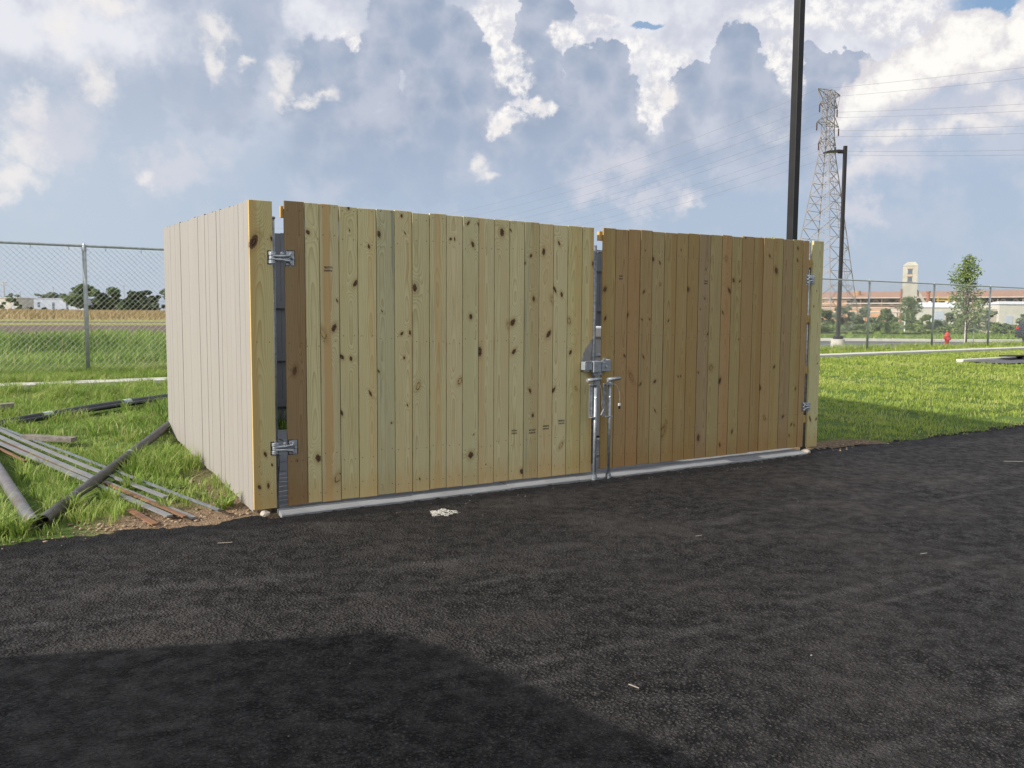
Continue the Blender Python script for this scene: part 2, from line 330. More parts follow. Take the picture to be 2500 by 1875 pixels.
    # nail heads, two at each rail
    nx = N.m('SUBTRACT', N.m('ABSOLUTE', N.m('ADD', x, N.m('MULTIPLY', N.m('SUBTRACT', rnd, .5), .012))), .048)
    dmin = None
    for zz in (2.38, 2.13, 1.32, .36, .10):
        q = N.m('SUBTRACT', z, N.m('ADD', zz, N.m('MULTIPLY', N.m('SUBTRACT', N.m('FRACT', N.m('MULTIPLY', rnd, 7.3 + zz * 11)), .5), .09)))
        d = N.v('LENGTH', N.comb(nx, 0., q)); dmin = d if dmin is None else N.m('MINIMUM', dmin, d)
    c = N.mix(N.sm(dmin, .0035, .0062, .7, 0.), c, (.06, .045, .035))
    # lumber-yard ink stamp, smudged
    sx, sz, sw = N.sep(N.attr('stamp', 'OBJECT')['Vector'])
    on = N.m('GREATER_THAN', sw, .001)
    u = N.m('SUBTRACT', x, sx); w = N.m('SUBTRACT', z, sz)
    inx = N.m('LESS_THAN', N.m('ABSOLUTE', u), N.m('MULTIPLY', sw, 1.))
    lines = N.m('MAXIMUM', N.m('LESS_THAN', N.m('ABSOLUTE', N.m('SUBTRACT', w, .014)), .009), N.m('LESS_THAN', N.m('ABSOLUTE', N.m('ADD', w, .012)), .008))
    ink = N.m('GREATER_THAN', N.noise(N.comb(N.m('MULTIPLY', u, 190.), off, N.m('MULTIPLY', w, 150.)), 1., 1), .44)
    c = N.mix(N.m('MULTIPLY', N.m('MULTIPLY', N.m('MULTIPLY', inx, lines), N.m('MULTIPLY', ink, on)), .85), c, (.025, .025, .025))
    N.put(b.inputs['Base Color'], c)
    N.put(b.inputs['Normal'], N.bump(N.m('ADD', N.m('MULTIPLY', late, .6), fib), .22, .0015))
    return m
M_PINE = wood_material()

def paint_material(name, col, dirt):
    m, N, b = material(name, .55, spec=.35); oc = ocoord(N); rnd = N.n('ShaderNodeObjectInfo').outputs['Random']
    x, y, z = N.sep(oc); X = N.m('ADD', x, y); off = N.m('MULTIPLY', rnd, 41.)
    g = N.noise(N.comb(N.m('MULTIPLY', X, 90.), off, N.m('MULTIPLY', z, 3.)), 1., 4, .6)
    p = N.noise(N.comb(N.m('MULTIPLY', X, 8.), off, N.m('MULTIPLY', z, 2.)), 1., 4, .6)
    c = N.mix(N.sm(g, .35, .75, 0., .22), col, tuple(v * .82 for v in col))
    c = N.mix(N.sm(p, .35, .7, 0., .35), c, tuple(v * k for v, k in zip(col, (.9, .87, .88))))
    sp = N.noise(N.comb(N.m('MULTIPLY', X, 70.), off, N.m('MULTIPLY', z, 35.)), 1., 3, .7)
    c = N.mix(N.sm(sp, .71, .79, 0., .55), c, dirt)
    ck = N.noise(N.comb(N.m('MULTIPLY', X, 60.), N.m('ADD', off, 5.), N.m('MULTIPLY', z, .7)), 1., 3, .55)   # hairline checks along the grain
    c = N.mix(N.m('MULTIPLY', N.sm(N.m('ABSOLUTE', N.m('SUBTRACT', ck, .62)), .001, .006, 1., 0.), .5), c, dirt)
    c = N.mix(N.sm(rnd, 0., 1., 0., .12), c, tuple(v * .8 for v in col))
    N.put(b.inputs['Base Color'], c); N.put(b.inputs['Normal'], N.bump(g, .3, .0015)); return m
M_WHITE = paint_material('beige_paint', (.288, .270, .247), (.11, .095, .085))
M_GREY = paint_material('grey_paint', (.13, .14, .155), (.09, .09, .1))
M_GALV = simple('galvanized_steel', (.41, .44, .47), .45, .7, .18, 30., .15, 120.)
M_GALVD = simple('dull_galvanized', (.3, .33, .36), .5, .7, .2, 25., .1, 120.)
M_LOCK = simple('grey_lock_paint', (.27, .3, .32), .5, .2, .1, 20.)
M_BLACKM = simple('dark_bronze_paint', (.028, .026, .027), .45, .0, .1, 6., spec=.25)
M_POLE = simple('black_pole_paint', (.02, .02, .021), .5, .0, .12, 3., spec=.2)
M_TOWER = simple('tower_steel', (.29, .265, .255), .7, .15, .12, .6)
M_INSUL = simple('insulator_glaze', (.1, .06, .065), .3, 0, .1, 3.)
M_WIRE = simple('aluminium_wire', (.25, .25, .26), .5, .3, .05, 1.)
M_LENS = simple('lamp_lens', (.5, .5, .5), .2, 0, .05, 10.)
M_RUBBER = simple('black_plastic_pipe', (.018, .018, .02), .35, 0, .2, 12.)
M_TAPE = simple('pipe_print_label', (.55, .6, .62), .6, 0, .2, 30.)
M_STEELP = simple('weathered_steel_pipe', (.085, .082, .08), .5, .2, .25, 7., .2, 50., col2=(.04, .036, .033))
M_STEELR = simple('grey_primed_pipe', (.17, .17, .18), .42, .25, .2, 6., .15, 40., col2=(.11, .085, .075))
M_STRIP = simple('steel_strip', (.26, .265, .265), .5, .3, .2, 5., .1, 60., col2=(.2, .2, .21))
M_RUST = simple('rusted_steel', (.24, .12, .055), .85, .1, .3, 9., .3, 90., col2=(.15, .08, .05))
M_WOODOLD = simple('weathered_plank', (.26, .23, .2), .85, 0, .25, 18., .3, 70., col2=(.14, .12, .1))
M_PLUM = simple('white_pvc', (.72, .73, .74), .35, 0, .05, 8.)
M_CAB = simple('cabinet_enamel', (.5, .52, .54), .4, .1, .06, 5.)
M_RED = simple('hydrant_red', (.55, .035, .03), .45, 0, .15, 9.)
M_CARP = simple('dark_car_paint', (.025, .03, .04), .2, .3, .05, 2.)
M_GLASS = simple('dark_glass', (.02, .024, .028), .08, 0, .05, 2.)
M_TYRE = simple('tyre_rubber', (.02, .02, .02), .85, 0, .1, 20.)
M_RIM = simple('wheel_rim', (.4, .4, .42), .3, .8, .1, 20.)
M_TAIL = simple('tail_lamp', (.45, .02, .02), .25, 0, .05, 20.)
M_VANP = simple('white_van_paint', (.62, .62, .6), .3, 0, .04, 2.)

def concrete(name, col, grooves=False):
    m, N, b = material(name, .85, spec=.3); P = wcoord(N)
    n1 = N.noise(P, 2.2, 6, .65); n2 = N.noise(P, 60., 3, .6)
    c = N.mix(N.sm(n1, .3, .7), tuple(v * .78 for v in col), col); c = N.mix(N.sm(n2, .55, .75, 0., .35), c, tuple(v * .6 for v in col))
    if grooves: c = N.mix(N.sm(N.noise(P, .9, 4), .5, .7, 0., .5), c, tuple(v * .7 for v in col))
    N.put(b.inputs['Base Color'], c); N.put(b.inputs['Normal'], N.bump(N.m('ADD', n2, n1), .35, .006)); return m
M_CONC = concrete('grey_concrete', (.26, .268, .275), True)
M_CONCL = concrete('pale_concrete', (.6, .58, .52))
M_CONCB = concrete('cast_base_concrete', (.52, .49, .42))

def asphalt_material():
    m, N, b = material('fresh_asphalt', .85, spec=.15); P = wcoord(N)
    wv = N.v('SCALE', N.v('SUBTRACT', N.noise(P, 60., 2, .5, col=True), (.5, .5, .5)), .006); Q = N.v('ADD', P, wv)
    px, py, pz = N.sep(P)
    t = N.m('ADD', N.m('MULTIPLY', N.m('SUBTRACT', px, O.x), TD.x), N.m('MULTIPLY', N.m('SUBTRACT', py, O.y), TD.y))
    s = N.m('ADD', N.m('MULTIPLY', N.m('SUBTRACT', px, O.x), SD.x), N.m('MULTIPLY', N.m('SUBTRACT', py, O.y), SD.y))
    d1 = N.vor(Q, 60.); id1 = N.vor(Q, 60., 1); d2 = N.vor(Q, 130.); id2 = N.vor(Q, 130., 1)
    blot = N.noise(P, 1.1, 5, .65); fine = N.noise(P, 300., 2, .6); mid = N.noise(P, 9., 4, .6)
    openg = N.sm(mid, .4, .65)                                          # open-textured patches
    stone = N.mix(N.sm(N.sep(id1)[0], .15, .95), (.006, .006, .0065), (.075, .069, .066))
    stone2 = N.mix(N.sm(N.sep(id2)[1], .1, 1.), (.009, .009, .0095), (.072, .066, .062))
    c = N.mix(N.m('MULTIPLY', N.sm(N.sep(id1)[1], .45, .6), .6), stone2, stone)
    c = N.mix(N.sm(N.sep(id2)[0], .93, .96, 0., .8), c, (.12, .11, .105))
    pit = N.m('MULTIPLY', N.sm(d1, .40, .62), N.sm(openg, 0., 1., .5, 1.))
    c = N.mix(pit, c, (.004, .004, .0045))
    c = N.mix(N.sm(blot, .35, .7, 0., .5), c, (.033, .030, .029))
    # worn tyre scuffs running with the drive lane
    st = N.comb(N.m('MULTIPLY', N.m('ADD', t, N.m('MULTIPLY', s, .25)), .35), N.m('MULTIPLY', s, 3.2), 0.)
    sc_ = N.noise(N.v('ADD', st, N.v('SCALE', N.noise(P, .5, 3, .5, col=True), 2.2)), 1., 5, .62)
    scf = N.m('MULTIPLY', N.sm(sc_, .60, .70), N.sm(N.noise(P, 75., 3, .7), .38, .58))
    c = N.mix(N.m('MULTIPLY', scf, .16), c, (.12, .11, .1))
    sw_ = N.m('ADD', s, N.m('MULTIPLY', N.m('SUBTRACT', N.noise(N.comb(N.m('MULTIPLY', t, .8), N.m('MULTIPLY', s, .6), 0.), 1., 4), .5), .22))
    bend = N.m('MULTIPLY', N.sm(t, 1.2, -2.2), .62)
    trk = None
    for ts_, wd_ in ((-3.53, .035), (-3.74, .02), (-4.78, .035), (-5.0, .02), (-1.9, .08), (-2.35, .03)):
        q = N.m('ABSOLUTE', N.m('SUBTRACT', N.m('SUBTRACT', sw_, bend), ts_)); q = N.sm(q, wd_ * .3, wd_ * 1.8, 1., 0.); trk = q if trk is None else N.m('MAXIMUM', trk, q)
    trk = N.m('MULTIPLY', trk, N.m('MULTIPLY', N.sm(N.noise(P, 1.3, 4, .6), .38, .62), N.sm(N.noise(P, 95., 3, .7), .36, .56)))
    c = N.mix(N.m('MULTIPLY', trk, .38), c, (.125, .117, .113))
    dust = N.m('MULTIPLY', N.sm(N.noise(P, .9, 5, .65), .46, .68), N.sm(s, -5.5, -1., .4, .75))
    c = N.mix(N.m('MULTIPLY', dust, N.sm(fine, .36, .6)), c, (.088, .077, .069))
    # loose, tarry seam along the edge of the paving
    e = N.sm(N.m('ADD', s, N.m('MULTIPLY', N.m('SUBTRACT', N.noise(P, 6., 3), .5), .12)), -.42, -.30)
    c = N.mix(N.m('MULTIPLY', e, .8), c, (.0125, .0125, .014))
    N.put(b.inputs['Base Color'], c)
    h = N.m('ADD', N.m('MULTIPLY', N.m('SUBTRACT', 1., N.sm(d1, .15, .7)), N.m('ADD', .45, openg)), N.m('MULTIPLY', N.m('SUBTRACT', 1., d2), .35))
    h = N.m('ADD', h, N.m('MULTIPLY', fine, .25))
    N.put(b.inputs['Normal'], N.bump(h, 1., .022)); N.put(b.inputs['Roughness'], N.sm(mid, .3, .7, .62, .9)); return m
M_ASPH = asphalt_material()

def ground_material():
    m, N, b = material('grass_ground', .95, spec=.15); P = wcoord(N); px, py, pz = N.sep(P)
    t = N.m('ADD', N.m('MULTIPLY', N.m('SUBTRACT', px, O.x), TD.x), N.m('MULTIPLY', N.m('SUBTRACT', py, O.y), TD.y))
    s = N.m('ADD', N.m('MULTIPLY', N.m('SUBTRACT', px, O.x), SD.x), N.m('MULTIPLY', N.m('SUBTRACT', py, O.y), SD.y))
    n1 = N.noise(P, 1.3, 6, .65); n2 = N.noise(P, 14., 5, .65); n3 = N.noise(P, 90., 3, .6); left = N.sm(N.m('SUBTRACT', t, N.m('MULTIPLY', N.m('MAXIMUM', N.m('SUBTRACT', s, 12.), 0.), .75)), 4., 12., 1., 0.)
    soil = N.mix(N.sm(n3, .35, .65), (.15, .095, .055), (.40, .29, .19)); soil = N.mix(N.sm(n2, .35, .7, 0., .6), soil, (.14, .1, .06))
    turf = N.mix(N.sm(n2, .3, .7), (.05, .09, .02), (.12, .19, .04))
    turf = N.mix(N.sm(n1, .35, .7, 0., .6), turf, (.16, .22, .05))
    # bare earth near the paving left of the enclosure, patch by the right post
    edge = N.m('ADD', s, N.m('MULTIPLY', N.m('SUBTRACT', n1, .5), 1.0))
    bare = N.m('MULTIPLY', N.sm(edge, .35, .9, 1., 0.), N.m('MULTIPLY', N.sm(t, -1.35, -.9), N.sm(t, .1, .2, 1., 0.)))
    b2 = N.m('MULTIPLY', N.sm(N.v('LENGTH', N.comb(N.m('DIVIDE', N.m('SUBTRACT', t, 7.15), .95), N.m('DIVIDE', N.m('SUBTRACT', s, .1), .42), 0.)), .7, 1.1, 1., 0.), 1.)
    b3 = N.m('MULTIPLY', N.sm(N.m('ABSOLUTE', t), .1, .32, 1., 0.), N.sm(s, 0., 3.9, 1., .2))
    bare = N.m('MAXIMUM', bare, N.m('MAXIMUM', b2, b3)); inside = N.m('MULTIPLY', N.m('GREATER_THAN', t, 0.), N.m('LESS_THAN', t, 6.5))
    c = N.mix(bare, turf, soil)
    # field beyond the ditch: dirt track, cut hay, dry grass
    so = N.m('ADD', s, N.m('MULTIPLY', N.m('SUBTRACT', N.noise(N.comb(N.m('MULTIPLY', t, .05), N.m('MULTIPLY', s, .16), 0.), 1., 4), .5), 9.))
    dry = N.mix(N.sm(N.noise(N.comb(N.m('MULTIPLY', t, .15), N.m('MULTIPLY', s, .7), 0.), 1., 5), .3, .7), (.30, .21, .09), (.36, .29, .13))
    track = N.mix(N.sm(n1, .3, .7), (.13, .1, .09), (.2, .15, .12)); hay = N.mix(N.sm(n2, .3, .7), (.33, .3, .1), (.26, .28, .09))
    fld = N.mix(N.sm(so, 24.5, 26.), turf, track); fld = N.mix(N.sm(so, 40., 42.), fld, hay); fld = N.mix(N.sm(so, 45.5, 46.5), fld, track)
    fld = N.mix(N.sm(so, 50., 52.), fld, hay); fld = N.mix(N.sm(so, 60., 66.), fld, dry)
    c = N.mix(N.m('MULTIPLY', left, N.sm(s, 23., 25.)), c, fld)
    fr = N.mix(N.sm(n1, .35, .65), (.08, .13, .03), (.16, .19, .05))
    c = N.mix(N.m('MULTIPLY', N.m('SUBTRACT', 1., left), N.sm(s, 30., 36.)), c, fr)
    N.put(b.inputs['Base Color'], c); N.put(b.inputs['Normal'], N.bump(N.m('ADD', n3, N.m('MULTIPLY', n2, 2.)), .7, .03)); return m
M_GROUND = ground_material()
def leaf_material(name, ramp, transl=.35, rough=.55):
    m, N, b = material(name, rough, spec=.3); f = N.attr('hue')['Fac']
    cr = N.n('ShaderNodeValToRGB'); N.put(cr.inputs[0], f); cr.color_ramp.elements[0].color = (*ramp[0], 1); cr.color_ramp.elements[-1].color = (*ramp[-1], 1)
    for i, c in enumerate(ramp[1:-1]): cr.color_ramp.elements.new((i + 1) / (len(ramp) - 1)).color = (*c, 1)
    N.put(b.inputs['Base Color'], cr.outputs[0]); tr = N.n('ShaderNodeBsdfTranslucent'); N.put(tr.inputs[0], cr.outputs[0])
    mx = N.n('ShaderNodeMixShader'); mx.inputs[0].default_value = transl; N.L.new(b.outputs[0], mx.inputs[1]); N.L.new(tr.outputs[0], mx.inputs[2])
    N.L.new(mx.outputs[0], m.node_tree.nodes['Material Output'].inputs[0]); return m
M_GRASSL = leaf_material('tall_grass_blades', [(.08, .14, .03), (.17, .27, .05), (.27, .39, .07), (.38, .44, .13), (.52, .45, .26)], .45)
M_GRASSR = leaf_material('mown_grass_blades', [(.17, .24, .045), (.27, .36, .065), (.38, .47, .085), (.46, .51, .13), (.55, .5, .26)], .45)
M_LEAFD = leaf_material('dark_foliage', [(.03, .05, .022), (.06, .09, .035), (.1, .135, .05)], .25)
M_LEAFM = leaf_material('mid_foliage', [(.08, .125, .05), (.145, .2, .08), (.23, .29, .12)], .35)  # leaf colour lifted to stand in for haze over far bushes
M_LEAFL = leaf_material('pale_foliage', [(.11, .17, .06), (.19, .26, .09), (.29, .35, .13)], .4)
M_LEAFG = leaf_material('grey_green_foliage', [(.13, .17, .115), (.21, .26, .165), (.31, .35, .23)], .35)  # far foliage, distance haze put into the leaf colour by lightening it
M_BARK = simple('bark', (.2, .16, .12), .9, 0, .25, 8., .5, 30.)
M_BARKP = simple('pale_trunk_wrap', (.6, .58, .5), .7, 0, .1, 8.)
#---SETTING
# ------------------------------------------------------------------ ground, paving, slabs
def grid_mesh(name, ts, ss, zf):
    T, S_ = np.meshgrid(ts, ss); X = O.x + TD.x * T + SD.x * S_; Y = O.y + TD.y * T + SD.y * S_; Z = zf(T, S_)
    V = np.stack([X, Y, Z], -1).reshape(-1, 3); nx = len(ts); ny = len(ss)
    i = np.arange(ny - 1)[:, None] * nx + np.arange(nx - 1)[None]
    return npmesh(name, V, np.stack([i, i + 1, i + nx + 1, i + nx], -1).reshape(-1, 4))
tsg = np.unique(np.round(np.concatenate([np.linspace(-2200, -60, 30), np.arange(-60, -8, 2.), np.arange(-8, 12, .12), np.arange(12, 60, 1.), np.linspace(60, 2200, 40)]), 3))
ssg = np.unique(np.round(np.concatenate([np.linspace(-600, -30, 12), np.linspace(-30, -.4, 14), [-.2, -.05, 0.], np.arange(.1, 5, .12), np.arange(5, 30, .35), np.arange(30, 140, 3.), np.linspace(140, 3000, 30)]), 3))
def gz(T, S_):
    z = terrain(T, S_)
    b = (np.sin(T * 3.1 + 1.3 * np.sin(S_ * 2.3)) * np.sin(S_ * 2.7 + T) + np.sin(T * 7.3 + S_ * 5.1)) * .009
    b = b * sstep(.02, .4, S_) * (1 - sstep(12, 40, S_)) * (1 - sstep(-.4, .1, T) * (1 - sstep(6.5, 7.0, T)) * (1 - sstep(4, 4.4, S_)))
    return z + b
o = link('ground', grid_mesh('ground', tsg, ssg, gz), M_GROUND); tag(o, kind='structure')
# asphalt with a ragged, slightly rounded edge
ta = np.unique(np.round(np.concatenate([np.arange(-30, -4, .5), np.arange(-4, 13, .03), np.arange(13, 60, .5)]), 3))
edge_w = .05 + .04 * np.sin(ta * 1.7) * np.sin(ta * .6 + 1) + np.convolve(rng.normal(0, .012, len(ta) + 4), np.ones(5) / 2.2, 'valid')
at_gate = (ta > .02) & (ta < 6.35); edge_w = np.where(at_gate, -.115 + .25 * (edge_w - .05), edge_w)
edge_w = edge_w + np.where((ta > 6.6) | (ta < -.1), .05 * np.sin(ta * 2.9 + np.sin(ta * 1.3)) + .03 * np.sin(ta * 7.7 + 1) + np.convolve(rng.normal(0, .03, len(ta) + 6), np.ones(7) / 4, 'valid') - .04, 0)
edge_w = edge_w + np.where(ta < -1.0, -.02 + (-(ta + 1.0)) * .04, 0) + np.where(ta > 6.4, np.clip((ta - 6.4) * .035, 0, .3), 0)
rows = [(-28, 0), (-12, 0), (-6, 0), (-3, 0), (-1.2, 0), (-.5, 0), (-.2, .0), (-.1, .0), (-.05, .002), (-.022, -.002), (-.008, -.012), (0, -.05)]
V = []
for k, (ds, z) in enumerate(rows):
    for j, t in enumerate(ta):
        s_ = ds if ds < -.6 else edge_w[j] + ds
        jit = rng.normal(0, .006) if ds > -.11 and k < 11 else 0
        p = ws(t, s_ + jit * .6, z + (abs(jit) * .9 if ds > -.11 and ds < -.004 else 0)); V.append((p.x, p.y, p.z))
n = len(ta); i = np.arange(len(rows) - 1)[:, None] * n + np.arange(n - 1)[None]
o = link('asphalt_paving', npmesh('asphalt_paving', V, np.stack([i, i + 1, i + n + 1, i + n], -1).reshape(-1, 4)), M_ASPH); tag(o, kind='structure')
# enclosure slab with tooled front sill
prof = [(-.098, -.12), (-.098, .008), (-.09, .016), (-.062, .019), (-.052, .024), (-.03, .028), (.5, .036), (3.75, .155), (3.75, -.12)]
def run(prof, t0, t1, zf=None, nseg=1, wob=0.):
    mb = MB(); n = len(prof); vs_ = []
    for k in range(nseg + 1):
        t = t0 + (t1 - t0) * k / nseg
        for s_, z in prof: p = ws(t, s_, z + (zf(t) if zf else 0) + random.uniform(-wob, wob)); vs_.append(tuple(p))
    fs = [tuple(range(n))[::-1], tuple(nseg * n + i for i in range(n))]
    for k in range(nseg):
        for i_ in range(n): a = k * n + i_; b = k * n + (i_ + 1) % n; fs.append((a, a + n, b + n, b))
    return mb.add(vs_, fs)
tag(run(prof, .17, 2.28, nseg=30, wob=.002).build('concrete_slab', M_CONC), kind='structure')
tag(run([(s_, z + (.003 if z > 0 else 0)) for s_, z in prof], 2.286, 3.05, nseg=10, wob=.0015).build('concrete_slab', M_CONC), kind='structure')
tag(run(prof, 3.056, 6.33, nseg=40, wob=.002).build('concrete_slab', M_CONC), kind='structure')
for a, b in ((-14, 4.), (4.006, 22.), (22.006, 44.)):
    zf = lambda t: 0.
    nseg = 60; mb = MB(); vs_ = []; n = 4
    for k in range(nseg + 1):
        t = a + (b - a) * k / nseg; s0 = 9.38 + .052 * t; w = .48 + .02 * math.sin(t * 2)
        for ds, dz in ((0, -.1), (0, .06), (w, .075), (w, -.1)): vs_.append(tuple(ws(t, s0 + ds, float(terrain(t, s0)) + dz)))
    fs = [(0, 1, 2, 3), tuple(nseg * 4 + i_ for i_ in (3, 2, 1, 0))]
    for k in range(nseg):
        for i_ in range(4): q = k * 4 + i_; r_ = k * 4 + (i_ + 1) % 4; fs.append((q, q + 4, r_ + 4, r_))
    tag(mb.add(vs_, fs).build('concrete_mow_strip', M_CONCL), kind='structure')
# car park on the right, beyond the fence
def quad(name, pts, mat, zoff, thick=None, nx=24):
    V = []; A, B, C, D = [Vector(p) for p in pts]
    for j in range(9):
        for i_ in range(nx):
            u, v = i_ / (nx - 1), j / 8; p = (A * (1 - u) + B * u) * (1 - v) + (D * (1 - u) + C * u) * v
            V.append((p.x, p.y, tz(p.x, p.y) + zoff))
    i_ = np.arange(8)[:, None] * nx + np.arange(nx - 1)[None]
    return link(name, npmesh(name, V, np.stack([i_, i_ + 1, i_ + nx + 1, i_ + nx], -1).reshape(-1, 4)), mat)
M_LOT = concrete('grey_car_park_asphalt', (.12, .12, .125)); M_LINE = simple('white_road_paint', (.62, .62, .6), .7, 0, .15, 12.)
def on(px, y): d = _r * ((px - 1250) / FPX) + _u * 0 + _f; k = y / d.y; return Vector((d.x * k, y))
tag(quad('car_park', [ws(15, 16.3).xy, ws(75, 16.3).xy, Vector((75, 57.6)), Vector((12, 57.6))], M_LOT, .03), kind='structure')
for k in range(5):
    a = Vector((13.5 + k * 3.0, 46.0 + k * .5)); b = a + Vector((3.6, 4.6))
    d = (b - a).normalized(); nn = Vector((-d.y, d.x)) * .09
    tag(quad('parking_line', [a - nn, b - nn, b + nn, a + nn], M_LINE, .05, nx=4), kind='structure')
a, b = Vector((14, 51)), Vector((26.5, 51.6)); tag(quad('parking_line', [a, b, b + Vector((0, .16)), a + Vector((0, .16))], M_LINE, .055, nx=4), kind='structure')
def kerb(pts, mat, h=.16, w=.45):
    mb = MB()
    for p, q in zip(pts, pts[1:]):
        p = Vector((*p, 0)); q = Vector((*q, 0)); z = (tz(p.x, p.y) + tz(q.x, q.y)) / 2; p.z = q.z = z + h / 2; mb.bar(p, q - (q - p).normalized() * .01, w, h)
    return tag(mb.build('kerb', mat, bevel=.02), kind='structure')
kerb([(12, 58.5), (17.5, 58.3), (23, 57.9), (29, 57.9), (35, 58.0), (42, 58.2), (60, 58.5)], M_CONCL, h=.2)
kerb([(19.6, 44.2), (21.5, 43.6), (25, 43.6), (27.2, 43.8)], M_CONCL, h=.15, w=.3)
# short kerb in the grass on the right with a grey asphalt apron before it
p0 = Vector((13.2, 24.55, 0)); dd = Vector((2.9, 2.1, 0)).normalized(); nn = Vector((-dd.y, dd.x, 0))
q = [p0, p0 + dd * 9.5, p0 + dd * 9.5 + nn * .22, p0 + nn * .22]
kb = MB().add([(v.x, v.y, .0) for v in q] + [(v.x, v.y, .385 + .0 * k) for k, v in enumerate(q)], [(0, 3, 2, 1), (4, 5, 6, 7), (0, 1, 5, 4), (1, 2, 6, 5), (2, 3, 7, 6), (3, 0, 4, 7)])
tag(kb.build('grass_kerb', M_CONCL, bevel=.02), kind='structure')
tag(quad('asphalt_apron', [(p0 + dd * .8 - nn * .9).xy, (p0 + dd * 9 - nn * 1.2).xy, (p0 + dd * 9.4 - nn * .01).xy, (p0 + dd * .2 - nn * .01).xy], M_LOT, .05), kind='structure')

# ------------------------------------------------------------------ fence boards and gate leaves
KNOTS = [(0.439,2.239,.0182),(0.951,2.152,.0124),(1.041,2.258,.0166),(1.246,2.421,.0126),(1.276,2.279,.0076),(0.784,2.275,.006),(0.831,1.845,.0172),(0.554,1.437,-.03),(0.646,1.481,.0201),(0.673,1.703,.0081),(1.364,1.821,.0212),(1.242,1.431,.0135),(1.318,1.44,.0127),(1.064,1.62,.0075),(0.71,1.242,.0202),(0.787,1.229,.0147),(1.264,1.225,.011),(0.777,2.454,.0122),(1.707,2.252,.012),(1.747,2.254,.0083),(1.88,2.4,.0114),(1.98,2.395,.0099),(1.927,2.216,.019),(2.227,2.339,.0253),(2.32,2.362,.0102),(2.538,2.143,.0135),(2.679,2.185,.0184),(2.85,2.272,.0138),(3.254,2.093,.0191),(2.471,2.068,.0103),(0.317,1.141,.0181),(0.955,.933,.0138),(1.03,1.116,.0104),(0.702,.783,.0136),(0.498,.422,.0251),(0.666,.245,-.0254),(0.746,.137,.017),(0.822,.138,.018),(1.393,.975,-.0179),(1.292,.818,.008),(1.143,.672,.007),(1.406,.163,.008),(0.327,.417,.0066),(2.539,.891,.0155),(2.573,.658,.0138),(2.804,.884,.0149),(1.911,.333,.029),(2.899,.348,-.0168),(2.456,.131,.0215),(1.942,.518,.006),(2.07,.235,.006),(1.802,1.008,-.0205),(3.067,.892,-.0134),(1.908,1.579,.0201),(1.901,1.365,.0139),(2.0,1.266,.0245),(2.347,1.528,.0268),(2.3,1.496,-.0196),(2.363,1.261,.0186),(2.572,1.746,.0153),(2.781,1.737,-.0221),(2.809,1.836,.017),(2.887,1.792,.0163),(2.743,1.418,.0206),(2.975,1.543,-.0224),(2.996,1.241,.0134),(1.896,1.751,.0104),
 (3.398,1.852,.0214),(3.407,1.568,.0136),(3.681,1.596,.0168),(3.524,1.241,.0088),(3.659,1.194,.0158),(3.464,1.129,.0215),(3.752,.979,-.0269),(3.892,1.838,.012),(3.901,2.251,.008),(3.876,1.558,.011),(3.973,1.562,.0101),(4.006,2.169,.0172),(4.096,2.136,.0132),(4.102,1.918,-.0102),(3.902,1.179,.012),(4.062,.924,.0152),(4.379,.965,.0103),(4.416,.966,.0093),(4.225,1.547,.0082),(4.38,2.28,.0072),(4.491,1.876,.0229),(4.737,2.092,.0084),(4.73,1.784,.0105),(4.67,1.671,.0074),(4.786,1.409,.0106),(4.665,.998,.0105),(4.845,1.043,-.0265),(4.982,.9,.0193),(5.089,1.872,.0237),(5.145,1.986,.0194),(5.239,1.979,.0098),(4.999,1.637,.0128),(5.028,2.215,-.0172),(5.249,1.347,.0076),(5.315,2.453,.0102),(5.697,2.271,.0157),(6.159,2.377,.0161),(6.158,2.241,.0161),(5.812,2.114,.0315),(3.87,.903,.0102),(4.072,.621,.0112),(4.181,.396,-.0304),(3.952,.269,.0094),(3.91,.396,.0171),(4.686,.294,.0223),(4.785,.182,.018),(5.006,.193,.0155),(5.606,.801,.0207),(5.827,1.027,.0143),(5.998,.45,.0164),(6.147,.348,.0116),(6.194,.339,.0107),(6.115,.221,.0116),(6.194,.763,.0107),(5.185,.329,.0138),(5.689,.454,-.0189),(4.23,.498,.0131)]
STAMPS = [(.603, 1.954, .036), (2.372, .511, .03), (2.567, .504, .036), (2.722, .532, .036), (2.901, .572, .036), (3.595, 1.973, .025), (4.741, 1.954, .025)]
def board(parent, poly, tc, zb, y0, y1, tone, t0, stain=0., knots=(), name='board', mat=None, bevel=.0025, x_along=True, dy=0.):
    """one board; poly is its outline in board coordinates, tc its centre along the run"""
    mb = MB().prism(poly, y0, y1)
    o = mb.build(name, mat or M_PINE, parent, (tc - t0, dy, zb), bevel=bevel, seg=1)
    o['tone'] = [float(v) for v in tone]; o['stain'] = float(stain)
    ks = [k for k in knots][:6]
    for i_, nm in enumerate(('knot_a', 'knot_b', 'knot_c', 'knot_d', 'knot_e', 'knot_f')):
        o[nm] = [float(v) for v in ks[i_]] if i_ < len(ks) else [9., 9., 0.]
    o['stamp'] = [0., 0., 0.]; o['heart'] = [0., 0., 0.]
    return o
def vary(c, r1=.05, r2=.03):
    k = 1 + random.uniform(-r1, r1); return tuple(v * k * (1 + random.uniform(-r2, r2)) for v in c)
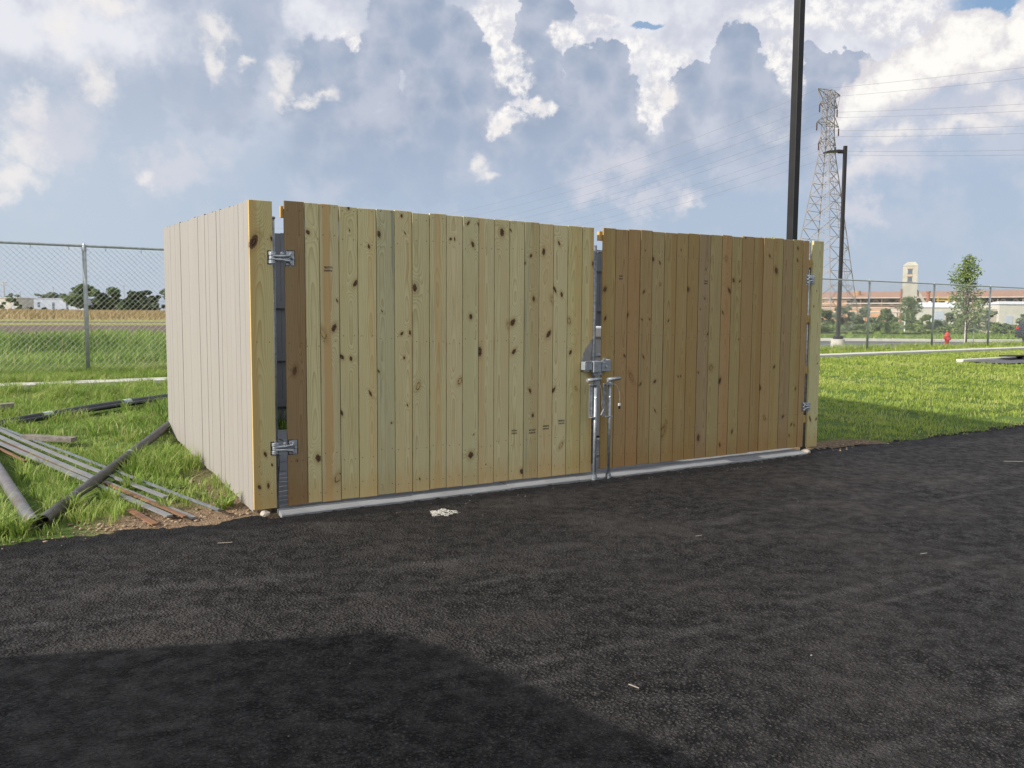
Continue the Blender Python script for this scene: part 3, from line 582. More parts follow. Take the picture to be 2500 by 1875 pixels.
def leaf(name, label, edges, zb, ztf, tones, t0, notches, stains, hearts):
    root = empty(name, ws(t0, 0), TH, label=label, cat='gate')
    for i_, (a, b) in enumerate(zip(edges, edges[1:])):
        g = .0022 + random.random() * .0014; a2, b2 = a + g, b - g; tc = (a2 + b2) / 2; h = ztf((a + b) / 2) - zb + random.uniform(-.007, .006)
        x0, x1 = a2 - tc, b2 - tc; low = random.uniform(-.004, .004)
        poly = [(x0, low), (x1, low), (x1, h), (x0, h + random.uniform(-.002, .002))]
        if i_ in notches: poly = notches[i_](x0, x1, low, h)
        ks = [(t - tc, z - zb, r) for t, z, r in KNOTS if a - .004 <= t < b - .004]
        dy = random.uniform(-.002, .002)
        o = board(root, poly, tc, zb, 0, .021, tones(i_), t0, stains.get(i_, .0), ks, dy=dy)
        if i_ in hearts: o['heart'] = list(hearts[i_])
        for st in STAMPS:
            if a <= st[0] < b: o['stamp'] = [st[0] - tc, st[1] - zb, st[2]]
    return root
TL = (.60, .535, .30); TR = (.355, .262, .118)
edL = [.247, .412, .53, .694, .853, 1.017, 1.178, 1.34, 1.503, 1.666, 1.827, 1.988, 2.15, 2.309, 2.472, 2.631, 2.792, 2.955, 3.121, 3.262]
edR = [3.369, 3.527, 3.684, 3.841, 3.997, 4.16, 4.321, 4.48, 4.636, 4.797, 4.967, 5.114, 5.27, 5.451, 5.603, 5.762, 5.92, 6.084, 6.25, 6.352]
zbL = .058; zbR = .075
def notch_hinge(x0, x1, lo, h):
    a = x0 + .082; q = []
    q = [(x0, lo), (x1, lo), (x1, h), (x0, h), (x0, 2.09 - zbL), (a, 2.09 - zbL), (a, 1.965 - zbL), (x0, 1.965 - zbL), (x0, .59 - zbL), (a, .59 - zbL), (a, .465 - zbL), (x0, .465 - zbL)]
    return q
def notch_lock(x0, x1, lo, h):
    z = lambda v: v - zbL
    return [(x0, lo), (x1, lo), (x1, z(1.05)), (x0 + .003, z(1.05)), (x0 + .003, z(1.13)), (x0 + .012, z(1.175)), (x0 + .025, z(1.225)), (x0 + .052, z(1.275)), (x0 + .085, z(1.312)), (x0 + .098, z(1.32)), (x0 + .112, z(1.35)), (x1, z(1.372)), (x1, h), (x0, h)]
def notch_r(x0, x1, lo, h):
    return [(x0, lo), (x1, lo), (x1, .49 - zbR), (x1 - .04, .49 - zbR), (x1 - .04, .60 - zbR), (x1, .60 - zbR), (x1, 1.97 - zbR), (x1 - .04, 1.97 - zbR), (x1 - .04, 2.09 - zbR), (x1, 2.09 - zbR), (x1, h), (x0, h)]
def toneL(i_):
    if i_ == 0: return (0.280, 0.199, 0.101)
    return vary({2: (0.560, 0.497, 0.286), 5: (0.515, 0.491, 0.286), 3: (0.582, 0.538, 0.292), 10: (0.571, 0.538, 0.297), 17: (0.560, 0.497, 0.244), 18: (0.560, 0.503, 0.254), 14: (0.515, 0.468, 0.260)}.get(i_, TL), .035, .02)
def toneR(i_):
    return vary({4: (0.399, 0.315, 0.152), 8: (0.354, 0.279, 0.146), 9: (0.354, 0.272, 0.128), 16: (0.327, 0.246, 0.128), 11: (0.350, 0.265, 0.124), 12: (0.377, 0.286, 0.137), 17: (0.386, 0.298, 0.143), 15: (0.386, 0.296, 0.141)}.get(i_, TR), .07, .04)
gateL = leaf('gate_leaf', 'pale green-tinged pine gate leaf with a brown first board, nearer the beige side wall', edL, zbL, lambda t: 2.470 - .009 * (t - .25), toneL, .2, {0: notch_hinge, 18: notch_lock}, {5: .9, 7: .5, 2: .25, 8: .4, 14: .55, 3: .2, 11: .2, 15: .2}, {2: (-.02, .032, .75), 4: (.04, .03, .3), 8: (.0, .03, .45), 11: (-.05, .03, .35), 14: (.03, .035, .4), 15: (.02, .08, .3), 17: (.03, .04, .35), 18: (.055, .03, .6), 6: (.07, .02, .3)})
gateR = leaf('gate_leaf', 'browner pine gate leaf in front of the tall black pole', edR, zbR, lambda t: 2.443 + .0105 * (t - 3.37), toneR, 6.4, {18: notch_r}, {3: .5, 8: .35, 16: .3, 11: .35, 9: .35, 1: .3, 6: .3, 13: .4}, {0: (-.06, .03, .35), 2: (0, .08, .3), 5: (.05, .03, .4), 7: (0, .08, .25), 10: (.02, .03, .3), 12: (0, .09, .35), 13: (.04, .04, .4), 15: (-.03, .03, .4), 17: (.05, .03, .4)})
M_RAIL = M_PINE
def rail(root, t0, a, b, z, name='rail', s0=.0235, s1=.062, h=.088):
    tc = (a + b) / 2
    mb = MB(); mb.box(a - tc, b - tc, s0, s1, 0, h)
    o = mb.build(name, M_PINE, root, (tc - t0, 0, z)); o['tone'] = [.6, .45, .18]; o['stain'] = 0.
    for nm in ('knot_a', 'knot_b', 'knot_c', 'knot_d', 'knot_e', 'knot_f'): o[nm] = [9., 9., 0.]
    o['stamp'] = [0., 0., 0.]; return o
for z in (2.345, 2.10, 1.30, .34): rail(gateL, .2, .232 if z > 2.3 else .335, 3.24 if z > 2 else 3.1, z)
for z in (2.325, 2.17, 1.53, .93, .35): rail(gateR, 6.4, 3.34 if z > 2.3 else 3.42, 6.385 if z < 2.3 else 6.33, z)
def part(root, t0, mb, name, mat, **kw): return mb.build(name, mat, root, (-t0, 0, 0), **kw)
def gate_frame(root, t0, a, b, zs):
    r = .024; s = .092
    part(root, t0, MB().tube([(a, s, .12), (a, s, 2.28)], r, 12), 'frame_upright', M_GALV, smooth=True)
    part(root, t0, MB().tube([(b, s, .12), (b, s, 2.28)], r, 12), 'frame_upright', M_GALV, smooth=True)
    for z in zs: part(root, t0, MB().tube([(a, s, z), (b, s, z)], .02, 10), 'frame_crossbar', M_GALV, smooth=True)
gate_frame(gateL, .2, .30, 3.20, (.2, 1.2, 2.22)); gate_frame(gateR, 6.4, 3.335, 6.28, (.2, 1.2, 2.22))
def hinge(root, t0, tp, z, d):
    """strap hinge: barrel on the post at tp, strap running towards +t (d=1) or -t (d=-1)"""
    mb = MB(); f = lambda t: tp + d * t; s = -.004
    mb.cyl(f(0), s + .012, z - .045, z - .018, .030, 14); mb.cyl(f(0), s + .012, z - .014, z + .014, .027, 14); mb.cyl(f(0), s + .012, z + .018, z + .045, .030, 14)
    mb.cyl(f(0), s + .012, z - .06, z + .06, .011, 8)
    mb.tube([(f(.0), s - .006, z + .012), (f(.07), s - .012, z + .012), (f(.14), s - .006, z + .02)], .0115, 10)
    mb.tube([(f(.0), s - .006, z - .012), (f(.07), s - .012, z - .014), (f(.14), s - .006, z - .024)], .0115, 10)
    xs = sorted((f(.11), f(.175))); mb.box(xs[0], xs[1], s + .006, s + .012, z - .055, z + .055)
    xs = sorted((f(.03), f(.12))); mb.box(xs[0], xs[1], s + .0, s + .007, z - .018, z + .018)
    h = part(root, t0, mb, 'hinge', M_GALV, bevel=.002)
    for bx, bz in ((.145, .036), (.145, -.036), (.075, .036), (.16, .0)):
        b = MB().tube([(f(bx), s + .004, z + bz), (f(bx), s - .014, z + bz)], .0125, 8).tube([(f(bx), s - .014, z + bz), (f(bx), s - .024, z + bz)], .007, 8)
        b.build('bolt', M_GALV, h)
    return h
hinge(gateL, .2, .152, 2.028, 1); hinge(gateL, .2, .152, .528, 1)
hinge(gateR, 6.4, 6.43, 2.03, -.62); hinge(gateR, 6.4, 6.43, .545, -.62)
# lock box on the meeting stiles
mb = MB(); mb.box(3.115, 3.205, -.075, -.006, 1.07, 1.15)
lk = part(gateL, .2, mb, 'lock_keeper', M_LOCK, bevel=.004)
MB().box(3.123, 3.20, -.079, -.0755, 1.145, 1.158).build('keeper_lip', M_GALV, lk, bevel=.001)
MB().box(3.126, 3.132, -.080, -.0755, 1.08, 1.135).build('keeper_flange', M_GALV, lk)
lb = part(gateL, .2, MB().box(3.212, 3.305, -.09, -.012, 1.045, 1.155), 'lock_box', M_LOCK, bevel=.005)
MB().box(3.24, 3.252, -.0945, -.0905, 1.125, 1.148).build('key_slot', M_GALVD, lb)
lp = part(gateR, 6.4, MB().box(3.315, 3.425, -.082, -.072, 1.055, 1.165).box(3.40, 3.425, -.071, -.004, 1.05, 1.17), 'lock_plate', M_LOCK, bevel=.003)
MB().tube([(3.37, -.084, 1.10), (3.37, -.098, 1.10)], .013, 10).build('lock_bolt', M_GALV, lp)
MB().box(3.325, 3.36, -.088, -.0825, 1.13, 1.185).build('lock_tab', M_GALV, lp, bevel=.002)
MB().tube([(3.342, -.089, 1.165), (3.342, -.095, 1.165)], .007, 8).build('tab_rivet', M_GALVD, lp)
part(gateL, .2, MB().box(3.23, 3.33, -.07, -.02, 1.018, 1.043), 'lock_bracket', M_GALVD, bevel=.003)
# drop rods
def drop_rod(root, t0, t, ds, tee0, tee1, cable):
    s = -.118 + ds
    r = part(root, t0, MB().tube([(t, s, .0), (t, s, .95)], .0155, 12), 'drop_rod', M_GALV, smooth=True)
    MB().tube([(tee0, s - .012, .975), (tee1, s - .012, .985)], .0185, 12).tube([(tee0 - .001, s - .012, .975), (tee0 - .0015, s - .012, .975)], .0125, 10).build('handle', M_GALV, r, smooth=True)
    MB().cyl(t, s, .937, .957, .03, 12).build('top_collar', M_GALVD, r); MB().cyl(t, s, .0, .05, .027, 12).build('foot_collar', M_GALVD, r)
    MB().box(t - .058, t - .018, s + .022, s + .028, .625, .925).build('guide_plate', M_GALV, r)
    for z_ in (.612, .928): MB().box(t - .06, t + .026, s - .026, s + .03, z_, z_ + .008).build('guide_lug', M_GALV, r)
    for z_ in (.68, .87): MB().tube([(t - .04, s + .02, z_), (t - .04, s + .03, z_)], .011, 8).build('bolt', M_GALVD, r)
    MB().tube([(t, s - .02, .80), (t - .02, s - .03, .81)], .006, 6).build('locking_pin', M_GALV, r)
    MB().tube(cable, .0022, 5).build('cable', M_GALV, r)
    return r
p1 = drop_rod(gateL, .2, 3.215, .0, 3.105, 3.265, [(3.245, -.15, .93), (3.262, -.155, .86), (3.268, -.155, .78), (3.262, -.155, .74), (3.272, -.155, .70), (3.28, -.155, .73), (3.268, -.155, .78)])
MB().tube([(3.255, -.155, .635), (3.288, -.155, .69)], .007, 6).build('cable_toggle', M_GALV, p1)
p2 = drop_rod(gateR, 6.4, 3.385, .0, 3.352, 3.50, [(3.405, -.15, .935), (3.44, -.155, .92), (3.475, -.155, .86), (3.485, -.155, .80), (3.478, -.155, .745)])
MB().box(3.468, 3.492, -.162, -.148, .715, .742).build('cable_clip', M_PLUM, p2, bevel=.003); MB().box(3.47, 3.49, -.161, -.149, .685, .714).build('cable_plug', M_RUBBER, p2, bevel=.002)

# ---- side, rear and right walls of painted boards, pine corner boards
wallL = empty('fence_wall', ws(0, 0), TH, label='beige painted board wall on the sunlit left side of the enclosure', cat='fence')
sw = [0.031, .168, .338, .491, .655, .827, 1.001, 1.154, 1.313, 1.496, 1.65, 1.812, 1.96, 2.104, 2.279, 2.443, 2.607, 2.755, 2.903, 3.06, 3.21, 3.37, 3.52, 3.677, 3.82, 3.96]
for a, b in zip(sw, sw[1:]):
    g0, g1 = (random.choice([.0018, .0035, .005, .007]) for _ in range(2)); g2, g3 = (random.choice([.0012, .003, .005, .008]) for _ in range(2))
    sc_ = (a + b) / 2; zt = 2.457 + .031 * sc_ + random.uniform(-.008, .006); zb = .03 + .040 * sc_ + random.uniform(-.006, .006)
    h = zt - zb; x0 = -.02 + random.uniform(-.0015, .0015)
    mb = MB(); mb.add([(x0, a + g0 - sc_, 0), (0, a + g0 - sc_, 0), (0, b - g1 - sc_, 0), (x0, b - g1 - sc_, 0), (x0, a + g2 - sc_, h), (0, a + g2 - sc_, h), (0, b - g3 - sc_, h), (x0, b - g3 - sc_, h)],
                     [(0, 3, 2, 1), (4, 5, 6, 7), (0, 1, 5, 4), (1, 2, 6, 5), (2, 3, 7, 6), (3, 0, 4, 7)])
    mb.build('board', M_WHITE, wallL, (0, sc_, zb), bevel=.0012, seg=1)
for z in (2.28, 1.65, 1.0, .35): MB().add([(0.002, .12, z), (.04, .12, z), (.04, 3.9, z + .12), (.002, 3.9, z + .12), (.002, .12, z + .088), (.04, .12, z + .088), (.04, 3.9, z + .208), (.002, 3.9, z + .208)], [(0, 3, 2, 1), (4, 5, 6, 7), (0, 1, 5, 4), (1, 2, 6, 5), (2, 3, 7, 6), (3, 0, 4, 7)]).build('rail', M_GREY, wallL)
def corner(parent, t0, a, b, zb, zt, knots, notches, tone):
    tc = (a + b) / 2; q = [(a - tc, 0)] ; 
    q += [(b - tc, 0)] if notches != 'L' else [(b - tc, 0)]
    if notches == 'R': q += [(b - tc, v - zb) if k else (b - tc, v - zb) for v, k in ()]
    if notches == 'R':
        for z in (.528, 2.028): q += [(b - tc, z - .055 - zb), (b - tc - .042, z - .055 - zb), (b - tc - .042, z + .055 - zb), (b - tc, z + .055 - zb)]
    q += [(b - tc, zt - zb), (a - tc, zt - zb)]
    return board(parent, q, tc, zb, -.002, .028, tone, t0, 0., [(t - tc, z - zb, r) for t, z, r in knots], name='corner_board')
corner(wallL, 0, -.0215, .157, .05, 2.462, [(.092, .236, .0122), (.022, .231, .0161), (.073, .488, .0146), (.012, 2.145, .03), (.152, 2.172, .0145), (.125, .40, .009)], 'R', (.56, .49, .24))['heart'] = [-.066, .026, .55]
post = MB().cyl(.168, .085, -.1, 2.335, .03, 16); post.build('hinge_post', M_GALV, wallL, smooth=True)
MB().cyl(.168, .085, 2.336, 2.352, .036, 16).build('post_cap', M_GALVD, wallL, bevel=.003)
rear = empty('fence_wall', ws(0, 3.98), TH, label='grey painted rear board wall seen through the gap beside the left gate leaf', cat='fence')
t = .03
while t < 6.5:
    w = min(.142, 6.53 - t)
    if w < .03: break
    MB().box(-w / 2, w / 2, .0, .02, 0, 2.36 + random.uniform(-.006, .006)).build('board', M_GREY, rear, (t + w / 2, .004 + random.uniform(-.001, .001), .235), bevel=.001, seg=1); t += .147
for z in (2.28, 1.66, 1.0, .42): MB().box(.05, 6.5, -.04, .0, z, z + .09).build('rail', M_GREY, rear, (0, 0, 0))
right = empty('fence_wall', ws(6.6, 0), TH, label='grey painted right side wall with a pale pine corner board at the front', cat='fence')
s_ = .031
while s_ < 3.95:
    w = min(.142, 3.97 - s_)
    if w < .03: break
    MB().box(-.02, 0, -w / 2, w / 2, 0, 2.41).build('board', M_GREY, right, (0, s_ + w / 2, .06 + .036 * s_), bevel=.001, seg=1); s_ += .147
corner(right, 6.6, 6.424, 6.60, .06, 2.478, [(6.465, .394, .0197), (6.573, .388, .0129), (6.46, 1.72, .009), (6.56, 1.05, .008), (6.5, 1.9, .007)], '', (.53, .5, .27))
MB().cyl(6.47 - 6.6, .09, -.1, 2.33, .036, 16).build('hinge_post', M_GALV, right, smooth=True)
for z in (2.17, 1.53, .93, .35): MB().box(6.40 - 6.6, -.17, .03, .07, z, z + .088).build('rail_block', M_PINE, right).update_tag()
for o in right.children:
    if o.name.startswith('rail_block'):
        o['tone'] = [.6, .45, .18]; o['stain'] = 0.; o['stamp'] = [0., 0., 0.]
        for nm in ('knot_a', 'knot_b', 'knot_c', 'knot_d', 'knot_e', 'knot_f'): o[nm] = [9., 9., 0.]
# stone blocks packed under the two corner boards
def rock(name, x, y, z, r, mat, seed=0, flat=.6, sub=2):
    bm = bmesh.new(); bmesh.ops.create_icosphere(bm, subdivisions=sub, radius=r); rr = random.Random(seed); ax = [rr.uniform(.7, 1.3) for _ in range(3)]
    for v in bm.verts:
        k = 1 + .28 * mnoise.noise(v.co * (1.6 / r) + Vector((seed, 0, 0))); v.co = Vector((v.co.x * ax[0], v.co.y * ax[1], v.co.z * ax[2] * flat)) * k
    me = bpy.data.meshes.new(name); bm.to_mesh(me); bm.free(); return link(name, me, mat, None, (x, y, z), (0, 0, rr.uniform(0, 6)))
M_STONE = simple('limestone', (.42, .37, .30), .9, 0, .2, 20., .3, 60.)
p = ws(.06, -.01); tag(rock('stone', p.x, p.y, .015, .05, M_STONE, 3), 'squared pale stone wedged under the left corner board', 'stone')
p = ws(6.36, -.04); tag(rock('stone', p.x, p.y, .02, .06, M_STONE, 9), 'rough pale stone at the right end of the concrete sill', 'stone')

# ------------------------------------------------------------------ equipment inside the enclosure
cab = empty('utility_cabinet', ws(4.35, 2.0, .1), TH, label='light grey utility cabinet behind the meeting point of the two gate leaves', cat='cabinet')
MB().box(-.75, .55, -.3, .4, 0, 1.22).build('body', M_CAB, cab, bevel=.015)
MB().box(-.77, .57, -.33, .42, 1.225, 1.36).build('lid', M_PLUM, cab, bevel=.02)
MB().box(-.6, .1, -.312, -.302, .1, 1.1).build('door', M_CAB, cab, bevel=.004)
vp = empty('vent_pipe', ws(4.28, 2.6, .1), TH, label='white gooseneck vent pipe with a round mouth above the grey cabinet', cat='pipe')
MB().tube([(0, 0, 0), (0, 0, 1.62), (0, -.02, 1.70), (-.03, -.06, 1.74)], .035, 12).build('stem', M_PLUM, vp, smooth=True)
MB().tube([(-.03, -.02, 1.75), (-.05, -.10, 1.75)], [.085, .09], 16).build('mouth', M_PLUM, vp, smooth=True)
el = empty('elbow_pipe', ws(3.35, .55, .04), TH, label='shiny white elbow pipe showing through the broken notch beside the lock', cat='pipe')
MB().tube([(0, 0, 0), (0, 0, 1.08), (-.02, 0, 1.2), (-.1, 0, 1.27), (-.22, 0, 1.29), (-.9, 0, 1.29)], .075, 16).build('pipe', M_PLUM, el, smooth=True)
MB().tube([(-.85, 0, 1.06), (-.06, 0, 1.06)], .05, 14).build('branch_pipe', M_PLUM, el, smooth=True)
MB().box(-.35, -.05, -.1, .05, 1.13, 1.17).build('timber_prop', M_WOODOLD, el)
# weed in the left gap
# ------------------------------------------------------------------ chain-link fence
def fence_s(t): return 11.02 + .0465 * (t + .31)
fence = empty('chain_link_fence', ws(-.31, 11.02, tz(*ws(-.31, 11.02).xy)), 0, label='tall galvanized chain-link fence running behind the whole enclosure', cat='fence')
fl = Vector(fence.location)
def fp(t, z, ds=0.): s_ = fence_s(t); p = ws(t, s_ + ds, float(terrain(t, s_)) + z); return p - fl
FH = 2.43; posts = [-.31 + 4.1 * k for k in range(-3, 12)]
M_POST = simple('zinc_post', (.40, .43, .43), .5, .15, .12, 12.)
for t in posts:
    a = fp(t, -.1); b = fp(t, FH - .03)
    o = MB().tube([a, b], .037, 12).build('post', M_POST, fence, smooth=True)
    MB().tube([fp(t, FH - .10), fp(t, FH - .02)], [.043, .039], 12).tube([fp(t, FH - .02), fp(t, FH + .045)], [.04, .015], 12).build('post_cap', M_GALV, o)
MB().tube([fp(t, FH) for t in np.linspace(posts[0], posts[-1], 60)], .0255, 10).build('top_rail', M_POST, fence, smooth=True)
mb = MB(); D = .066; tt = posts[0]
Vv = []; Ff = []; rad = .0031
def wire(p, q):
    p = Vector(p); q = Vector(q); d = (q - p).normalized(); x = d.cross(SD).normalized() * rad; y = SD * rad; n_ = len(Vv)
    for c in (p, q): Vv.extend([tuple(c + x), tuple(c - x * .5 + y * .87), tuple(c - x * .5 - y * .87)])
    for k in range(3): Ff.append((n_ + k, n_ + (k + 1) % 3, n_ + 3 + (k + 1) % 3, n_ + 3 + k))
Hm = FH - .03; zb_ = .03; span = Hm - zb_
t = posts[0] - span
while t < posts[-1]:
    for sgn in (1, -1):
        ta_, tb_ = (t, t + span) if sgn > 0 else (t + span, t)
        if min(ta_, tb_) > posts[0] - .01 and max(ta_, tb_) < posts[-1]:
            vis = (t < 4) or (t > 13)
            if vis: wire(fp(ta_, zb_, .03 + .002 * sgn), fp(tb_, Hm, .03 + .002 * sgn))
    t += .1 if t < 8 else .1
o = link('mesh_wires', npmesh('mesh_wires', Vv, np.array(Ff)), simple('zinc_wire', (.58, .6, .6), .5, .15, .1, 5.), fence); tag(o, kind='stuff')
for k, t in enumerate(np.arange(-8, 4, .62)):
    p = fp(t, FH - .035); MB().tube([p + Vector((0, 0, .06)), p + Vector((.0, 0, -.05))], .006, 5).build('wire_tie', M_GALV, fence)

# ------------------------------------------------------------------ light poles
pole = empty('light_pole', ws(7.39, 1.15, tz(*ws(7.39, 1.15).xy)), TH + math.radians(2), label='tall square black light pole rising behind the right gate leaf', cat='light pole')
MB().box(-.052, .052, -.052, .052, .02, 9.2).build('shaft', M_POLE, pole, bevel=.008)
MB().box(-.15, .15, -.15, .15, 0, .03).build('base_plate', M_POLE, pole)
MB().box(-.5, -.066, -.03, .03, 9.0, 9.08).build('arm', M_POLE, pole); MB().box(-1.1, -.5, -.17, .17, 8.99, 9.07).build('lamp_head', M_POLE, pole, bevel=.02)
lx, ly = 37.6 * (2044 - 1250) / FPX, 37.6
lp2 = empty('lamp_post', (lx + .0, ly, tz(lx, ly)), math.radians(8), label='dark lamp post with a flat head on a round concrete base in the car park', cat='lamp post')
MB().cyl(0, 0, -.05, .68, .30, 24).build('concrete_base', M_CONCB, lp2, bevel=.02, smooth=True)
MB().box(-.17, .17, -.17, .17, .685, .83).build('base_cover', M_BLACKM, lp2, bevel=.02)
MB().box(-.068, .068, -.068, .068, .83, 9.15).build('shaft', M_BLACKM, lp2, bevel=.01)
MB().box(-.34, -.06, -.035, .035, 8.82, 8.98).build('arm', M_BLACKM, lp2)
hd = MB().add([(-.34, -.17, 8.86), (-.34, .17, 8.86), (-.92, .17, 8.82), (-1.0, .1, 8.8), (-1.0, -.1, 8.8), (-.92, -.17, 8.82), (-.34, -.13, 8.97), (-.34, .13, 8.97), (-.92, .13, 8.89), (-.99, .08, 8.84), (-.99, -.08, 8.84), (-.92, -.13, 8.89)],
    [(0, 1, 2, 3, 4, 5), (6, 11, 10, 9, 8, 7), (0, 6, 7, 1), (1, 7, 8, 2), (2, 8, 9, 3), (3, 9, 10, 4), (4, 10, 11, 5), (5, 11, 6, 0)]).build('lamp_head', M_BLACKM, lp2)
MB().add([(-.45, -.1, 8.845), (-.45, .1, 8.845), (-.85, .1, 8.815), (-.85, -.1, 8.815)], [(0, 1, 2, 3)]).build('lens', M_LENS, hd)
#---OBJECTS
# ------------------------------------------------------------------ transmission tower and its lines
TWX, TWY = 60.4, 165.0; AZT = math.atan2(-.63, -.78)                 # the arms run along this heading
tw = empty('transmission_tower', (TWX, TWY, tz(TWX, TWY) - 1.9), 0, label='tall pale steel lattice transmission tower with a ladder up one leg', cat='transmission tower')
def hd_(z): return np.interp(z, [0, 36, 46.5], [7.6, 1.28, 1.08])
def legp(k, z):
    a = AZT + math.pi / 4 + k * math.pi / 2; r = hd_(z); return Vector((math.cos(a) * r, math.sin(a) * r, z))
for k in range(4):
    mb = MB(); mb.bar(legp(k, 0), legp(k, 36), .16); mb.bar(legp(k, 36), legp(k, 46.4), .14); mb.build('leg', M_TOWER, tw)
lev = [0, 6.5, 12, 16.5, 20.4, 23.8, 26.6, 29, 31, 32.9, 34.5, 36, 37.4, 38.8, 40.2, 41.6, 43, 44.3, 45.4, 46.4]
for k in range(4):
    mb = MB(); b = (k + 1) % 4
    for z0, z1 in zip(lev, lev[1:]):
        w = .075 if z0 < 30 else .06
        A, B, C, D_ = legp(k, z0), legp(b, z0), legp(b, z1), legp(k, z1)
        mb.bar(A, C, w); mb.bar(B, D_, w); mb.bar(D_, C, w)
        if z0 < 26:
            mid = (D_ + C) / 2; X = (A + C) / 2; mb.bar(X, (A + D_) / 2, .06); mb.bar(X, (B + C) / 2, .06); 
            if z0 < 12: mb.bar((A + X) / 2, (A + D_) / 2, .06); mb.bar((B + X) / 2, (B + C) / 2, .06)
    tag(mb.build('bracing', M_TOWER, tw), kind='stuff')
mb = MB(); k = 3
for k_ in range(4):
    pass
# ladder climbs the leg that stands furthest right
ri = max(range(4), key=lambda q: legp(q, 0).x)
def lad(z, d): p = legp(ri, z); q = p * (1 - .55 / max(p.xy.length, .1)); return Vector((q.x - .9 + d, q.y - .3, z)) if z < 36 else Vector((q.x - .35 + d * .7, q.y - .2, z))
mb.bar(lad(2, -.25), lad(36, -.25), .07); mb.bar(lad(2, .25), lad(36, .25), .07)
for z in np.arange(2.4, 36, .6): mb.bar(lad(z, -.25), lad(z, .25), .06)
tag(mb.build('ladder', M_TOWER, tw), kind='stuff')
armv = Vector((math.cos(AZT), math.sin(AZT), 0)); ends = []
for z, L_, drop in ((46.2, 3.9, 0), (43.6, 3.1, 1), (40.1, 3.85, 1), (36.5, 3.0, 1)):
    mb = MB(); r = hd_(z) * .72
    pv = Vector((-armv.y, armv.x, 0))
    for sg in (1, -1):
        tip = armv * sg * L_ + Vector((0, 0, z)); 
        for w in (1, -1):
            root_ = armv * sg * r + pv * w * r
            mb.bar(root_ + Vector((0, 0, z)), tip, .12); mb.bar(root_ + Vector((0, 0, z + (1.3 if drop else -1.3))), tip, .10)
            mid = (root_ + Vector((0, 0, z)) + tip) / 2; mb.bar(mid, (root_ + Vector((0, 0, z + (1.3 if drop else -1.3))) + tip) / 2, .07)
        ends.append((tip, drop, sg, z))
    mb.bar(armv * r, armv * -r, .1) if False else None
    mb.bar(armv * r * .9 + Vector((0, 0, z)), armv * -r * .9 + Vector((0, 0, z)), .08)
    mb.build('cross_arm', M_TOWER, tw)
for sg in (1, -1): MB().bar(armv * sg * 3.9 + Vector((0, 0, 46.2)), armv * sg * 3.1 + Vector((0, 0, 43.6)), .08).build('arm_stay', M_TOWER, tw)
for tip, drop, sg, z in ends:
    if drop:
        mb = MB(); prof_ = []; pts = []; rs = []
        for q in range(15): pts.append(tip + Vector((0, 0, -.25 - q * .1))); rs.append(.17 if q % 2 else .09)
        mb.tube(pts, rs, 8); mb.bar(tip, tip + Vector((0, 0, -.3)), .05); mb.build('insulator', M_INSUL, tw)
dirL = Vector((.63, -.78, 0)).normalized()
lvl = {46.2: 'top', 43.6: 'upper', 40.1: 'middle', 36.5: 'lowest'}
for tip, drop, sg, z in ends:
    st = tip + Vector((TWX, TWY, tw.location.z)) - Vector((0, 0, 1.75 if drop else .15)); L_ = 300; mb = MB()
    for sgn, sag in ((1, 12. if drop else 9.), (-1, 13.)):
        pts = []
        for d in list(np.linspace(0, 120, 25)) + list(np.linspace(135, 300, 12)):
            u = d / L_; pts.append(st + dirL * sgn * d - Vector((0, 0, 4 * sag * u * (1 - u))))
        mb.tube(pts, .02, 4)
    tag(mb.build('power_line', M_WIRE), ('bare shield wire strung from the %s end of the top tower arm' if not drop else 'conductor hanging under the %%s end of the %s tower arm' % {43.6: 'second', 40.1: 'third', 36.5: 'lowest'}[z]) % ('nearer left' if sg > 0 else 'farther right'), 'power line', 'wires strung from the lattice tower')

# ------------------------------------------------------------------ foliage
def leafcards(clumps, n, size, seed, flat=.5, hue_sd=.18, aspect=.55):
    r = np.random.default_rng(seed); C = np.array([c[0] for c in clumps], float); R = np.array([c[1] if hasattr(c[1], '__len__') else (c[1],) * 3 for c in clumps], float)
    vol = R.prod(1) ** .7; idx = r.choice(len(clumps), n, p=vol / vol.sum())
    d = r.normal(size=(n, 3)); d /= np.linalg.norm(d, axis=1)[:, None]; rad = r.uniform(.25, 1, n) ** .55 * r.uniform(.75, 1.12, n)
    P = C[idx] + d * rad[:, None] * R[idx]
    u = r.normal(size=(n, 3)); u[:, 2] *= flat; u /= np.linalg.norm(u, axis=1)[:, None]
    w = np.cross(u, r.normal(size=(n, 3))); w /= np.linalg.norm(w, axis=1)[:, None] + 1e-9
    s_ = size * r.uniform(.55, 1.5, n)[:, None]
    V = np.stack([P - u * s_, P + w * s_ * aspect, P + u * s_, P - w * s_ * aspect], 1).reshape(-1, 3)
    ch = r.normal(.5, hue_sd, len(clumps)); hue = np.clip(ch[idx] + r.normal(0, .12, n), 0, 1).repeat(4)
    return npmesh('crown', V, np.arange(n * 4).reshape(-1, 4), None, {'hue': hue})
